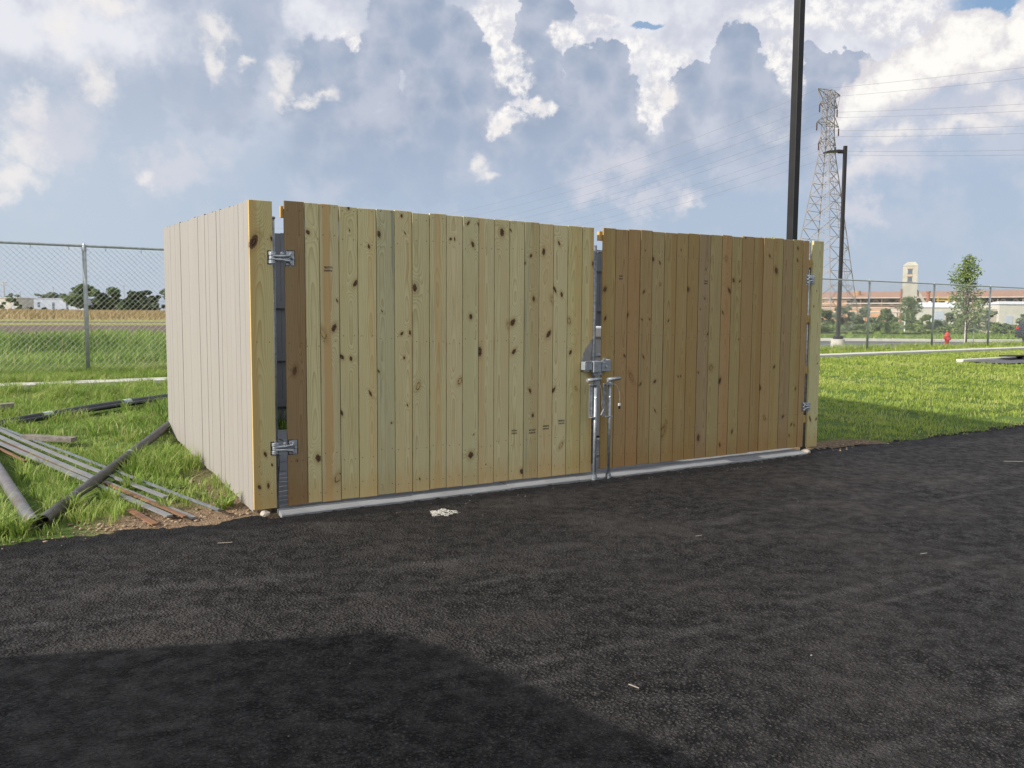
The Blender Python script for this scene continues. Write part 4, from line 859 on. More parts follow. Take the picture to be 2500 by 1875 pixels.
def tree(name, label, x, y, h, w, mat, n=2600, size=.16, trunk=.25, nclump=16, seed=1, cat='tree', group=None, shape='round', bark=None, base=.15, zoff=0.):
    if y > 70 and x < 0: w *= 1.4; n = int(n * 1.5); h *= 1.06
    elif y > 66: h *= .82
    r = random.Random(seed); root = empty(name, (x, y, tz(x, y) + zoff), 0, label=label, cat=cat, group=group); cl = []
    for k in range(nclump):
        v = (k + .5) / nclump; zz = base + (1 - base) * v
        if shape == 'round': wr = w * .5 * math.sin(math.pi * min(1, .18 + .82 * v) ** .8) ** .7
        elif shape == 'cone': wr = w * .5 * max(.14, (1 - v) ** .75)
        else: wr = w * .5
        a = r.uniform(0, 6.28); q = wr * r.uniform(.25, .8); cr = h * (r.uniform(.05, .11) if nclump > 40 else r.uniform(.10, .2)) if shape != 'row' else h * r.uniform(.2, .34)
        if shape == 'row': zz = r.uniform(base, .82); q = 0
        cx = math.cos(a) * q if shape != 'row' else r.uniform(-w / 2, w / 2)
        cr = min(cr, w * .42); zc = min(h * zz, h - cr * .5); cl.append(((cx, math.sin(a) * q if shape != 'row' else r.uniform(-.7, .7), zc), (cr * r.uniform(.9, 1.5), cr * 1.2, cr * r.uniform(.6, 1.0))))
    me = leafcards(cl, n, size, seed); link('crown', me, mat, root)
    mb = MB(); top = Vector((r.uniform(-.1, .1) * w, 0, h * .8)); rad0 = max(.03, h * .018)
    mb.tube([(0, 0, -.1), (r.uniform(-.03, .03) * w, 0, h * .35), top], [rad0, rad0 * .7, rad0 * .2], 8)
    for c, _ in cl[::2]:
        z0 = max(.1 * h, min(c[2] * .6, h * .6)) ; mb.tube([(0, 0, z0), ((c[0]) * .5, c[1] * .5, (z0 + c[2]) / 2 + .04 * h), c], [rad0 * .4, rad0 * .25, rad0 * .08], 5)
    mb.build('trunk', bark or M_BARK, root, smooth=True); return root
def pxat(px, D): return (px - 1250 + 10) / FPX * D                    # helper to keep far things at their bearings
# left, beyond the field
tree('broadleaf_tree', 'rounded dark tree standing alone behind the first fence post on the left', pxat(203, 150), 150, 4.5, 6.2, M_LEAFM, 5200, .2, seed=3, nclump=26, base=.1)
tree('broadleaf_tree', 'yellow-green tree at the left end of the dark tree row across the field', pxat(272, 150), 150, 3.9, 3.6, M_LEAFM, 2600, .19, seed=4, nclump=16, base=.05)
tree('broadleaf_tree', 'broad dark tree in the middle of the row across the field', pxat(318, 147), 147, 3.4, 5.2, M_LEAFD, 4200, .18, seed=5, nclump=20, base=.02)
tree('broadleaf_tree', 'darkest low tree in the row across the field, near the beige wall', pxat(352, 145), 145, 3.5, 5.4, M_LEAFD, 4200, .18, seed=6, nclump=20, base=.02)
tree('broadleaf_tree', 'paler tree rising behind the dark row just left of the beige wall', pxat(408, 175), 175, 4.9, 10.5, M_LEAFG, 5200, .24, seed=8, nclump=22, base=.05)
tree('broadleaf_tree', 'grey-green tree behind the row, partly hidden by the beige wall', pxat(455, 180), 180, 4.6, 9, M_LEAFG, 3000, .24, seed=9, nclump=18, base=.05)
tree('shrub', 'rounded shrub in front of the bright white building at the far left', pxat(22, 140), 140, 2.1, 4.2, M_LEAFM, 2200, .15, seed=10, nclump=12, cat='bush', base=.0)
tree('shrub', 'low dark shrub below the windows of the pale warehouse', pxat(100, 140), 140, 1.1, 4.0, M_LEAFD, 1500, .12, seed=11, nclump=10, cat='bush', base=.0, shape='row')
tree('shrub', 'small dark shrub at the left corner of the pale warehouse', pxat(58, 142), 142, .8, 3.2, M_LEAFD, 900, .1, seed=12, nclump=8, cat='bush', base=.0, shape='row')
for k, (px, w, h) in enumerate(((30, 16, 8.4), (88, 9, 8.3), (122, 12, 8.9), (148, 10, 8.5), (168, 8, 9.1))):
    tree('distant_tree', ['hazy far tree over the bright white building', 'small hazy tree over the left part of the pale warehouse roof', 'widest hazy tree over the middle of the pale warehouse roof', 'hazy tree over the right part of the pale warehouse roof', 'hazy tree nearest the lone dark tree, above the warehouse'][k], pxat(px, 420), 420, h, w, M_LEAFG, 900, .5, seed=20 + k, nclump=8, base=.4)
M_WHB = simple('haze_blue_cladding', (.42, .47, .55), .6, 0, .06, .5); M_WHW = simple('white_cladding', (.52, .505, .45), .6, 0, .06, .5)  # first colour: white cladding with the blue of distance haze mixed in
M_DARKW = simple('dark_window', (.12, .15, .19), .2, 0, .1, 2.)
D = 300
wh = empty('warehouse', (pxat(105, D), D, 1.45), 0, label='long white haze-tinted warehouse with narrow windows across the field', cat='warehouse')
MB().box(-10.2, 14, 0, 14, 0, 4.75).build('wall', M_WHB, wh); MB().box(-10.4, 14.2, -.2, 14.2, 4.76, 5.0).build('roof', M_WHB, wh)
for x0, x1, z0, z1 in ((-8.7, -7.0, 1.9, 3.6), (-6.2, -5.3, .6, 3.4), (-2.9, -2.1, 1.8, 3.5), (2.3, 3.1, .6, 3.5), (7.2, 8.0, .5, 3.5)):
    f = MB().box(x0, x1, -.06, -.01, z0, z1).build('window', M_DARKW, wh); MB().box(x0 - .1, x1 + .1, -.1, -.01, z1 + .01, z1 + .14).build('sill', M_WHW, f); MB().box(x0 - .1, x1 + .1, -.1, -.062, (z0 + z1) / 2 - .05, (z0 + z1) / 2 + .05).build('mullion', M_WHB, f)
wb = empty('warehouse', (pxat(5, 285), 285, 1.45), 0, label='bright cream white shed at the far left edge of the field', cat='warehouse')
MB().box(-9, 4.2, 0, 10, 0, 4.6).build('wall', M_WHW, wb); MB().box(-9.2, 4.4, -.2, 10.2, 4.61, 4.9).build('roof', M_WHW, wb)
MB().box(2.6, 3.4, -.05, -.01, 1, 3.).build('door', M_WHB, wb)
for k, (px, h, D) in enumerate(((5, 11.5, 330), (44, 9.5, 420), (125, 12., 420), (297, 13.5, 430), (312, 11.5, 430))):
    m_ = empty('floodlight_mast', (pxat(px, D), D, 1.4), 0, label=['tall floodlight mast with a double lamp bar above the white shed', 'thin pale mast rising over the left end of the warehouse', 'thin pale mast over the right half of the warehouse roof', 'left mast of the faint pair above the tree row', 'right mast of the faint pair above the tree row'][k], cat='mast')
    MB().bar((0, 0, 0), (0, 0, h), .34 if k == 0 else .22).build('pole', M_GALV, m_)
    if k == 0: MB().box(-1.5, 1.5, -.2, .2, h - .2, h + .1).box(-1.2, 1.2, -.2, .2, h - 1.2, h - .8).build('lamp_bar', M_GALV, m_)
    else: MB().box(-.4, .4, -.2, .2, h, h + .25).build('lamp_bar', M_GALV, m_)
# far low treeline as one mass along the horizon
cl = []
for k in range(140):
    a = math.radians(random.uniform(-62, 62)); d = random.uniform(620, 760); cl.append(((math.sin(a) * d, math.cos(a) * d, random.uniform(1, 3.)), (random.uniform(9, 16), 6, random.uniform(2., 4.))))
tag(link('distant_woods', leafcards(cl, 16000, 1.5, 77), M_LEAFG), kind='stuff')

# ------------------------------------------------------------------ industrial skyline on the right
M_ORR = simple('orange_steel_roof', (.34, .19, .12), .8, 0, .12, .15, col2=(.36, .21, .15)); M_ORW = simple('orange_cladding', (.44, .25, .14), .8, 0, .12, .2)
M_MDK = simple('dark_mill_interior', (.05, .052, .07), .9, 0, .2, .4); M_CREAM = simple('cream_render', (.40, .385, .33), .8, 0, .08, .6); M_PIPEW = simple('pale_pipe_paint', (.45, .39, .34), .6, 0, .1, 1.)
M_BRK = simple('red_brick', (.36, .15, .09), .9, 0, .15, 1.5); M_YEL = simple('crane_yellow', (.6, .42, .12), .6, 0, .1, 1.); M_TRUSS = simple('rusty_truss', (.28, .17, .12), .8, 0, .1, 1.)
A = Vector((pxat(1880, 292), 292, 0)); B = Vector((pxat(2620, 238), 238, 0)); ml = (B - A).length; ma = math.atan2((B - A).y, (B - A).x)
mill = empty('mill_building', (A.x, A.y, -.1), ma, label='very long orange-roofed steel mill building behind the bushes on the right', cat='factory')
MB().add([(0, -.8, 7.9), (ml, -.8, 7.9), (ml, 16, 10.2), (0, 16, 10.2), (0, -.8, 8.15), (ml, -.8, 8.15), (ml, 16, 10.4), (0, 16, 10.4)], [(0, 3, 2, 1), (4, 5, 6, 7), (0, 1, 5, 4), (1, 2, 6, 5), (2, 3, 7, 6), (3, 0, 4, 7)]).build('roof', M_ORR, mill)
MB().box(0, ml, -1.0, -.82, 7.75, 8.05).build('gutter', M_PIPEW, mill)
MB().box(0, ml, 15, 15.5, 0, 10).build('rear_wall', M_MDK, mill)
MB().box(0, ml * .42, 0, .4, 0, 5.2).build('lower_wall', M_ORW, mill); MB().box(0, ml * .27, .05, .35, 5.25, 7.7).build('upper_wall', M_ORW, mill); MB().box(ml * .425, ml, .6, 1., 0, 4.6).build('lower_wall', M_PIPEW, mill)
k = 0
for x in np.arange(2, ml, 6.5): MB().box(x, x + .35, -.3, -.01, 0, 7.8).build('column', M_TRUSS, mill)
mb = MB()
for x in np.arange(2, ml - 7, 3.25): mb.bar((x, -.2, 5.4), (x + 1.6, -.2, 7.6), .16); mb.bar((x + 1.6, -.2, 7.6), (x + 3.2, -.2, 5.4), .16)
mb.bar((0, -.2, 5.35), (ml, -.2, 5.35), .3); tag(mb.build('truss', M_TRUSS, mill), kind='stuff')
MB().tube([(ml * .29, 5, 8.6), (ml * .29, 5, 10.4)], 1.25, 16).build('roof_vent', M_ORW, mill)
rack = empty('pipe_rack', (pxat(1960, 225), 225, 0), ma, label='pale horizontal pipes on posts in front of the orange mill', cat='pipe rack')
for z, r_ in ((5.1, .22), (3.95, .2), (2.9, .26)): MB().tube([(-8, 0, z), (40, 0, z)], r_, 6).build('pipe', M_PIPEW, rack)
for x in range(-6, 40, 7): MB().box(x, x + .25, .28, .5, 0, 5.4).build('post', M_TRUSS, rack)
D = 235
tg = empty('hoist_tower', (pxat(2203, D), D, 0), math.radians(-24), label='cream rendered tower with small square windows rising over the mill', cat='tower')
MB().box(-1.9, 1.9, -1.6, 1.6, 0, 15.8).build('wall', M_CREAM, tg)
MB().add([(-2, -1.7, 15.82), (2, -1.7, 15.82), (2, 1.7, 15.82), (-2, 1.7, 15.82), (-.8, -1.2, 16.9), (1.2, -1.2, 16.9), (1.2, 1.2, 16.9), (-.8, 1.2, 16.9)], [(0, 3, 2, 1), (4, 5, 6, 7), (0, 1, 5, 4), (1, 2, 6, 5), (2, 3, 7, 6), (3, 0, 4, 7)]).build('roof', M_CREAM, tg)
for z in (12.9, 10.8, 14.6):
    if z == 14.6: f = MB().box(1.91, 1.97, -.5, .45, 13.9, 15.1).build('window', M_DARKW, tg); MB().box(1.91, 1.99, -.62, .57, 13.76, 13.89).build('sill', M_BRK, f)
    else: zc = z + 1.4; f = MB().box(-.65, .45, -1.67, -1.61, zc - .6, zc + .6).build('window', M_DARKW, tg); MB().box(-.8, .6, -1.7, -1.61, zc + .61, zc + .75).build('lintel', M_BRK, f); MB().box(-.8, .6, -1.7, -1.61, zc - .75, zc - .61).build('sill', M_BRK, f)
MB().box(-2.3, -1.95, -1.9, 1.6, 0, 9.5).build('stair_shaft', M_BRK, tg)
cv = MB(); cv.add([(2.0, -.9, 8.0), (6.2, -.9, 1.5), (6.2, .9, 1.5), (2.0, .9, 8.0), (2.0, -.9, 9.4), (6.2, -.9, 2.8), (6.2, .9, 2.8), (2.0, .9, 9.4)], [(0, 3, 2, 1), (4, 5, 6, 7), (0, 1, 5, 4), (1, 2, 6, 5), (2, 3, 7, 6), (3, 0, 4, 7)]).build('conveyor_gallery', M_CREAM, tg)
ch = empty('brick_chimney', (pxat(2249, 228), 228, 0), 0, label='short red brick chimney between the cream tower and the yellow beams', cat='chimney')
MB().cyl(0, 0, 0, 8.3, .5, 12, .44).build('shaft', M_BRK, ch); MB().cyl(0, 0, 8.31, 8.75, .62, 12).build('cap', M_BRK, ch)
cr = empty('gantry_crane', (pxat(2296, 226), 226, 0), 0, label='yellow crane beams above the gabled white shed', cat='crane')
for z in (6.1, 6.75): MB().box(-3, 2.7, -.15, .15, z, z + .3).build('beam', M_YEL, cr)
for x in (-2.6, 0, 2.3): MB().box(x, x + .25, -.12, .12, 0, 7.4).build('leg', M_YEL, cr)
D = 170
s1 = empty('white_shed', (pxat(2287, D), D, -.1), math.radians(-9), label='gabled white metal shed with small roof vents', cat='shed')
MB().box(-4.6, 4.3, 0, 5, 0, 3.75).build('wall', M_WHW, s1)
MB().add([(-4.8, -.2, 3.76), (4.5, -.2, 3.76), (4.5, 5.2, 3.76), (-4.8, 5.2, 3.76), (-3.6, 2.5, 4.8), (3.4, 2.5, 4.8)], [(0, 3, 2, 1), (0, 1, 5, 4), (2, 3, 4, 5), (1, 2, 5), (3, 0, 4)]).build('roof', M_PLUM, s1)
for x in (-2.0, 1.2, 2.6): MB().box(x, x + .4, 2.2, 2.7, 4.7, 5.05).build('roof_vent', M_PLUM, s1)
MB().box(-1.6, .2, -.06, -.01, 0.3, 3.).build('door', M_WHB, s1)
D = 150
s2 = empty('white_shed', (pxat(2424, D), D, -.1), math.radians(-4), label='large plain cream-white shed at the right edge of the skyline', cat='shed')
MB().box(0, 16, 0, 7, 0, 4.15).build('wall', M_WHW, s2)
MB().add([(-.2, -.2, 4.16), (16.2, -.2, 4.16), (16.2, 7.2, 4.16), (-.2, 7.2, 4.16), (1.3, 3.5, 4.75), (14.9, 3.5, 4.75)], [(0, 3, 2, 1), (0, 1, 5, 4), (2, 3, 4, 5), (1, 2, 5), (3, 0, 4)]).build('roof', M_PLUM, s2)
d = MB().box(1.1, 2.3, -.06, -.01, 0, 2.1).build('door', M_WHB, s2)
MB().box(-4.3, -.05, 1, 5, 0, 3.3).build('lean_to', M_PIPEW, s2)
# bushes, saplings
rb = random.Random(5)
for k, (px, D, w, h, mt, lab) in enumerate((
    (1995, 88, 3.6, 3.0, M_LEAFM, 'dense bush just right of the right gate post, behind the car park'), (2050, 86, 4.6, 3.4, M_LEAFG, 'big rounded bush behind the lamp post base'), (2100, 84, 3.8, 3.2, M_LEAFG, 'dark rounded bush right of the lamp post'),
    (2150, 82, 3.0, 2.9, M_LEAFM, 'bright bush between the lamp post and the small white-trunked tree'), (2205, 90, 3.6, 2.5, M_LEAFG, 'bush at the foot of the small white-trunked tree'), (2250, 84, 2.6, 2.3, M_LEAFL, 'light green bush beside the small square sign'),
    (2300, 92, 3.6, 2.7, M_LEAFG, 'bush in front of the gabled white shed'), (2345, 90, 4.2, 2.9, M_LEAFG, 'bush behind the tall sapling'), (2400, 96, 4.4, 3.1, M_LEAFG, 'bush between the two white sheds'), (2438, 92, 2.4, 1.6, M_LEAFM, 'low bush under the door of the large cream shed'),
    (2483, 88, 2.3, 2.5, M_LEAFG, 'small pointed bush in front of the large cream shed'), (2270, 74, 5.2, 1.5, M_LEAFL, 'low weedy bush behind the hydrant'), (2170, 70, 5.6, 1.5, M_LEAFL, 'low weedy bush along the black edging'), (2050, 74, 4.6, 1.3, M_LEAFL, 'low weedy bush left of the lamp post base'),
    (2380, 74, 5.6, 1.2, M_LEAFL, 'low weeds right of the tall sapling'), (2455, 76, 4.0, 1.2, M_LEAFL, 'low weeds near the dark parked car'), (2320, 80, 5., 1.7, M_LEAFG, 'shrubby growth just right of the hydrant'), (2560, 85, 6, 2.6, M_LEAFG, 'bush beyond the right edge of the car park'))):
    tree('bush', lab, pxat(px, D), D, h, w, mt, int(900 + 900 * h), .11, seed=40 + k, nclump=12, cat='bush', base=.0, shape='row' if h < 2 else 'round', zoff=.0)
tl = tree('sapling', 'tall slender sapling tied to stakes beyond the fence, right of the red hydrant', pxat(2346, 48), 48, 5.15, 2.9, M_LEAFL, 3300, .07, seed=97, nclump=44, cat='tree', base=.2, shape='cone')
MB().tube([(-.12, -.1, 0), (-.12, -.1, 1.55)], .035, 8).build('stake', M_BARKP, tl); MB().tube([(.48, .1, 0), (.48, .1, 1.2)], .025, 8).build('stake', M_GALV, tl)
t2 = tree('sapling', 'small leafy tree with a white-wrapped trunk in front of the cream tower', pxat(2204, 78), 78, 4.3, 1.9, M_LEAFM, 2200, .085, seed=93, nclump=16, cat='tree', base=.38, bark=M_BARKP)
MB().tube([(-.42, -.2, 0), (-.42, -.2, 2.3)], .07, 8).build('trunk_wrap', M_PLUM, t2)
tree('sapling', 'treetop just showing over the right gate leaf', pxat(1861, 60), 60, 7.35, 1.6, M_LEAFL, 700, .08, seed=95, nclump=14, cat='tree', base=.45, shape='cone')
sg = empty('small_sign', (pxat(2262, 72), 72, tz(pxat(2262, 72), 72)), 0, label='small square white sign on a post among the bushes', cat='sign')
MB().box(-.15, .15, -.03, 0, 1.3, 1.62).build('panel', M_PLUM, sg); MB().bar((0, .02, 0), (0, .02, 1.4), .05).build('post', M_GALVD, sg); MB().box(-.07, .06, -.036, -.031, 1.4, 1.54).build('printed_mark', M_GALVD, sg)
for k, (px0, px1) in enumerate(((1988, 2060), (2067, 2115), (2138, 2186), (2188, 2238))):
    D = 68.; x0 = pxat(px0, D); x1 = pxat(px1, D) - .06; z = tz(x0, D) + .02
    e = empty('edging_fence', ((x0 + x1) / 2, D, z), 0, label=['low black edging panel nearest the right gate post', 'low black edging panel just right of the lamp post', 'low black edging panel under the bright bush', 'low black edging panel closest to the hydrant'][k], cat='edging', group='low black edging panels behind the kerb'); hw = (x1 - x0) / 2
    for z_ in (.1, .32): MB().box(-hw, hw, -.03, .03, z_, z_ + .09).build('rail', M_BLACKM, e)
    for q in np.arange(-hw + .1, hw, .4): MB().box(q, q + .06, -.05, -.032, 0, .42).build('post', M_BLACKM, e)
# fire hydrant
hx, hy = pxat(2300, 50), 50.; hy_ = empty('fire_hydrant', (hx, hy, tz(hx, hy) + .04), math.radians(10), label='red fire hydrant standing in the grass beside the car park', cat='fire hydrant')
mb = MB().cyl(0, 0, 0, .06, .19, 16).tube([(0, 0, .06), (0, 0, .5), (0, 0, .54), (0, 0, .58), (0, 0, .60), (0, 0, .68), (0, 0, .75), (0, 0, .78)], [.125, .125, .17, .17, .135, .125, .07, .03], 16)
mb.build('barrel', M_RED, hy_, smooth=True); MB().cyl(0, 0, .78, .86, .035, 5).build('operating_nut', M_RED, hy_)
for a in (0, math.pi): MB().tube([(math.cos(a) * .1, 0, .42), (math.cos(a) * .22, 0, .42)], [.065, .075], 10).build('side_outlet', M_RED, hy_)
MB().tube([(0, -.1, .38), (0, -.23, .38)], [.085, .095], 12).build('front_outlet', M_RED, hy_)
p = (pxat(2386, 80), 80.)
for k in range(6): 
    x = p[0] + (k - 2.5) * .28; o = rock('rubble', x, 80 + (k % 2) * .2, tz(x, 80) + .25, .22 + .05 * (k % 3), M_STONE, 60 + k); tag(o, 'pale lump of rubble in the low heap of stones right of the tall sapling', 'rubble', 'rubble heap beyond the kerb')
ob = empty('traffic_drum', (pxat(2481, 70), 70, tz(pxat(2481, 70), 70)), 0, label='orange traffic drum beside the dark car', cat='traffic drum')
MB().cyl(0, 0, .0, 1.0, .28, 14, .22).build('body', simple('safety_orange', (.7, .16, .04), .6, 0, .05, 3.), ob); MB().cyl(0, 0, .6, .75, .262, 14, .256).build('band', M_PLUM, ob)

# ------------------------------------------------------------------ vehicles
def car(name, label, cat, loc, rz, L_, W_, prof, belt, glass, paint, wheels, tail=True):
    """prof: side outline (x along, z up); the glasshouse leans inward above the belt line"""
    root = empty(name, loc, rz, label=label, cat=cat); n = len(prof)
    def yw(z): return W_ / 2 - max(0, z - belt) * .22
    rows_ = []
    V = []; F = []
    for x, z in prof: V.append((x, -yw(z), z))
    for x, z in prof: V.append((x, yw(z), z))
    F = [tuple(range(n)), tuple(range(2 * n - 1, n - 1, -1))] + [((i_ + 1) % n, i_, i_ + n, (i_ + 1) % n + n) for i_ in range(n)]
    b = MB().add(V, F).build('body', paint, root, bevel=.09, seg=4); 
    for p_ in b.data.polygons: p_.use_smooth = True
    for nm, q in glass:
        for sy in (-1, 1):
            pts = [(x, sy * (yw(z) + .006), z) for x, z in q]; pts2 = [(x, sy * (yw(z) - .01), z) for x, z in q]; m_ = len(q)
            MB().add(pts + pts2, [tuple(range(m_)), tuple(range(2 * m_ - 1, m_ - 1, -1))] + [(i_, (i_ + 1) % m_, (i_ + 1) % m_ + m_, i_ + m_) for i_ in range(m_)]).build(nm, M_GLASS, root)
    for wx, wr in wheels:
        for sy in (-1, 1):
            w_ = MB().tube([(wx, sy * (W_ / 2 - .2), wr), (wx, sy * (W_ / 2 + .01), wr)], wr, 24).build('tyre', M_TYRE, root, bevel=.03)
            MB().tube([(wx, sy * (W_ / 2 - .02), wr), (wx, sy * (W_ / 2 + .022), wr)], wr * .62, 16).build('rim', M_RIM, w_)
    return root
# dark SUV at the right edge, its tail towards us
cx = pxat(2483, 54); suv = car('parked_car', 'dark hatchback car with a red tail lamp at the right edge of the car park', 'car', (cx + 2.6, 54.6, tz(cx, 54) + .03), math.radians(4), 4.4, 1.8,
    [(-2.2, .35), (-2.25, .75), (-2.2, 1.0), (-1.95, 1.45), (-1.6, 1.62), (.2, 1.62), (1.0, 1.1), (2.05, .95), (2.2, .7), (2.2, .35)], 1.0,
    [('side_window', [(-1.75, 1.05), (-1.5, 1.5), (-.4, 1.52), (-.4, 1.05)]), ('side_window', [(-.3, 1.05), (-.3, 1.52), (.15, 1.52), (.8, 1.08)])], M_CARP, [(-1.4, .33), (1.35, .33)])
for sy in (-1, 1): MB().box(-2.27, -2.12, sy * .66 - .14, sy * .66 + .14, .92, 1.08).build('tail_lamp', M_TAIL, suv, bevel=.01)
MB().box(-2.3, -2.2, -.8, .8, .38, .55).build('bumper', M_RUBBER, suv, bevel=.02)
# the van that stands behind the camera; only its shadow reaches the picture
hv = Vector((-.69, .72, 0)).normalized(); sv = Vector((-hv.y, hv.x, 0)); Ac = Vector((-4.2, 1.97, 0))
vcen = Ac - hv * 2.6 + sv * (.95 - .28)
van = car('parked_van', 'white panel van parked outside the view, casting the large shadow on the asphalt', 'van', (vcen.x, vcen.y, .01), math.atan2(hv.y, hv.x), 5.6, 2.0,
    [(-2.75, .4), (-2.8, 1.2), (-2.7, 2.12), (-2.45, 2.24), (2.2, 2.24), (2.6, 2.16), (3.1, 1.35), (3.25, 1.12), (3.95, .95), (4.05, .75), (4.05, .38)], 1.25,
    [('side_window', [(1.4, 1.3), (1.4, 1.9), (2.45, 1.95), (2.8, 1.3)])], M_VANP, [(-1.9, .36), (2.95, .36)])
for sy in (-1, 1): MB().box(3.95, 4.09, sy * .72 - .16, sy * .72 + .16, .7, .9).build('headlight', M_LENS, van, bevel=.01)
MB().box(4.0, 4.12, -.9, .9, .38, .62).build('bumper', M_RUBBER, van, bevel=.02)
#---DEBRIS
# ------------------------------------------------------------------ building scraps in the grass, left
def gp(x, y, dz=0.): return Vector((x, y, tz(x, y) + dz))
def pipe_thing(name, label, cat, pts, r, mat, wall=.007, n=18, open0=True, open1=True, group=None):
    c = pts[0]; root = empty(name, c, 0, label=label, cat=cat, group=group); P = [p - c for p in pts]
    mb = MB(); mb.tube(P, r, n, cap=False); mb.tube(P[::-1], r - wall, n, cap=False)
    k = len(P) * n
    for j in range(n):                                                  # annular ends
        a = j; b = (j + 1) % n
        mb.f.append((a, b, k + (len(P) - 1) * n + (-b) % n, k + (len(P) - 1) * n + (-a) % n)) if False else None
    mb.build('pipe', mat, root, smooth=True); return root, P
bp = [gp(-7.4, 9.2, .05), gp(-6.9, 9.55, .055), gp(-6.2, 10.1, .06), gp(-5.95, 10.9, .075), gp(-5.75, 11.8, .08), gp(-5.44, 13.25, .07), gp(-5.2, 14.3, .03)]
bp = [gp(-7.7, 9.42, .06)] + [gp(-6.2 + (-4.9 + 6.2) * u, 10.1 + (13.4 - 10.1) * u, .06 + .03 * math.sin(u * 3)) for u in np.linspace(0, 1, 9)]
r_, P_ = pipe_thing('plastic_pipe', 'long black plastic pipe with pale print labels lying across the grass', 'pipe', bp, .047, M_RUBBER)
for i_, u in ((2, .3), (5, .2)):
    a = P_[i_].lerp(P_[i_ + 1], u); b = P_[i_].lerp(P_[i_ + 1], u + .32); MB().tube([a, b], .0485, 18, cap=False).build('print_label', M_TAPE, r_, smooth=True)
b2 = [v + Vector((.05, -.12, -.015)) for v in bp]
pipe_thing('plastic_pipe', 'thinner black plastic pipe lying close in front of the labelled one', 'pipe', b2, .03, M_RUBBER)
a = gp(-3.44, 6.06, .055); b = gp(-4.35, 11.6, .16)
pb, P_ = pipe_thing('steel_pipe', 'dark weathered steel pipe, open end at the asphalt, running behind the beige wall', 'pipe', [a.lerp(b, u) for u in np.linspace(0, 1, 8)], .047, M_STEELP)
for u in (.095, .118): MB().tube([P_[0].lerp(P_[-1], u), P_[0].lerp(P_[-1], u + .0025)], .0485, 18, cap=False).build('groove_ring', M_GALV, pb, smooth=True)
MB().tube([P_[0].lerp(P_[-1], .40), P_[0].lerp(P_[-1], .405)], .05, 10).build('weld_bead', M_TAPE, pb)
a = gp(-3.47, 5.99, .05); b = gp(-5.83, 9.07, .10)
pipe_thing('steel_pipe', 'lighter grey steel pipe meeting the dark pipe at the asphalt edge', 'pipe', [a.lerp(b, u) for u in np.linspace(0, 1, 6)], .049, M_STEELR)
def strip(name, label, cat, a, b, w, h, mat, group=None, bend=.0):
    root_loc = a.copy(); pts = []; 
    d = (b - a); side = Vector((-d.y, d.x, 0)).normalized()
    for u in np.linspace(0, 1, 9):
        p = a.lerp(b, u) + side * bend * math.sin(u * 3.14) - root_loc; p.z = tz(root_loc.x + p.x, root_loc.y + p.y) - root_loc.z + (a.z - tz(a.x, a.y)) * (1 - u) + (b.z - tz(b.x, b.y)) * u; pts.append(p)
    mb = MB(); vs_ = []
    for p in pts:
        for sx, sz in ((-w / 2, 0), (w / 2, 0), (w / 2, h), (-w / 2, h)): vs_.append(tuple(p + side * sx + Vector((0, 0, sz))))
    fs = [(0, 1, 2, 3), tuple(32 + q for q in (3, 2, 1, 0))]
    for k in range(8):
        for q in range(4): x = k * 4 + q; y_ = k * 4 + (q + 1) % 4; fs.append((x, x + 4, y_ + 4, y_))
    o = mb.add(vs_, fs).build(name, mat, None, root_loc); return tag(o, label, cat, group)
G = 'steel strips lying across the grass'
st0 = Vector((-5.72, 9.22)); st1 = Vector((-2.45, 6.36))
for k, (o0, o1, w, h, zz, mt, lab, e) in enumerate((
    (.0, .0, .055, .014, .10, M_STRIP, 'wide grey steel strip in the middle of the bundle ending near the wall corner', 1.0),
    (-.115, -.12, .05, .014, .085, M_STRIP, 'grey steel strip nearest the viewer in the bundle, ending in the bare earth', .97),
    (-.06, -.062, .035, .012, .05, M_RUST, 'rust-brown steel strip squeezed between the grey strips', 1.0),
    (.14, .09, .045, .014, .09, M_STRIP, 'pale steel strip at the back of the bundle', .86),
    (.24, .17, .025, .014, .06, M_GALVD, 'narrow dark steel strip farthest back, ending nearest the beige wall', 1.02),
    (-.19, -.26, .03, .012, .05, M_RUST, 'rusty steel strip at the lower left of the bundle', .38))):
    d = (st1 - st0).normalized(); nn = Vector((-d.y, d.x)); a2 = st0 - d * .6 + nn * o0; b2 = st0 + (st1 - st0) * e + nn * o1
    strip('steel_strip', lab, 'steel strip', gp(a2.x, a2.y, zz), gp(b2.x, b2.y, .015 + .012 * k), w, h, mt, G, .03 * (k % 3 - 1))
strip('steel_strip', 'short rusty flat bar lying alone on the bare earth', 'steel strip', gp(-3.0, 6.5, .03), gp(-2.66, 6.17, .015), .05, .012, M_RUST)
strip('timber_offcut', 'short weathered timber offcut lying in the grass behind the steel strips', 'timber', gp(-5.35, 9.12, .07), gp(-4.8, 9.13, .05), .14, .045, M_WOODOLD)
strip('timber_board', 'dark weathered board lying in the grass at the left edge', 'timber', gp(-7.6, 10.6, .05), gp(-6.68, 11.2, .09), .2, .06, M_WOODOLD)
# black sheeting heap on the pad at the right edge
bt = MB(); 
o = rock('black_sheeting', 16.35, 26.3, .36, .6, M_RUBBER, 31, .22, 3); tag(o, 'crumpled black sheeting beside the short kerb at the right edge', 'sheeting')
o = tag(MB().box(-1., 1., -.12, .12, 0, .05).build('road_plate', M_RUBBER, None, (15.9, 26.35, .40), (0, .02, .6), bevel=.01), 'flat black plate lying on the short kerb at the right edge', 'plate')

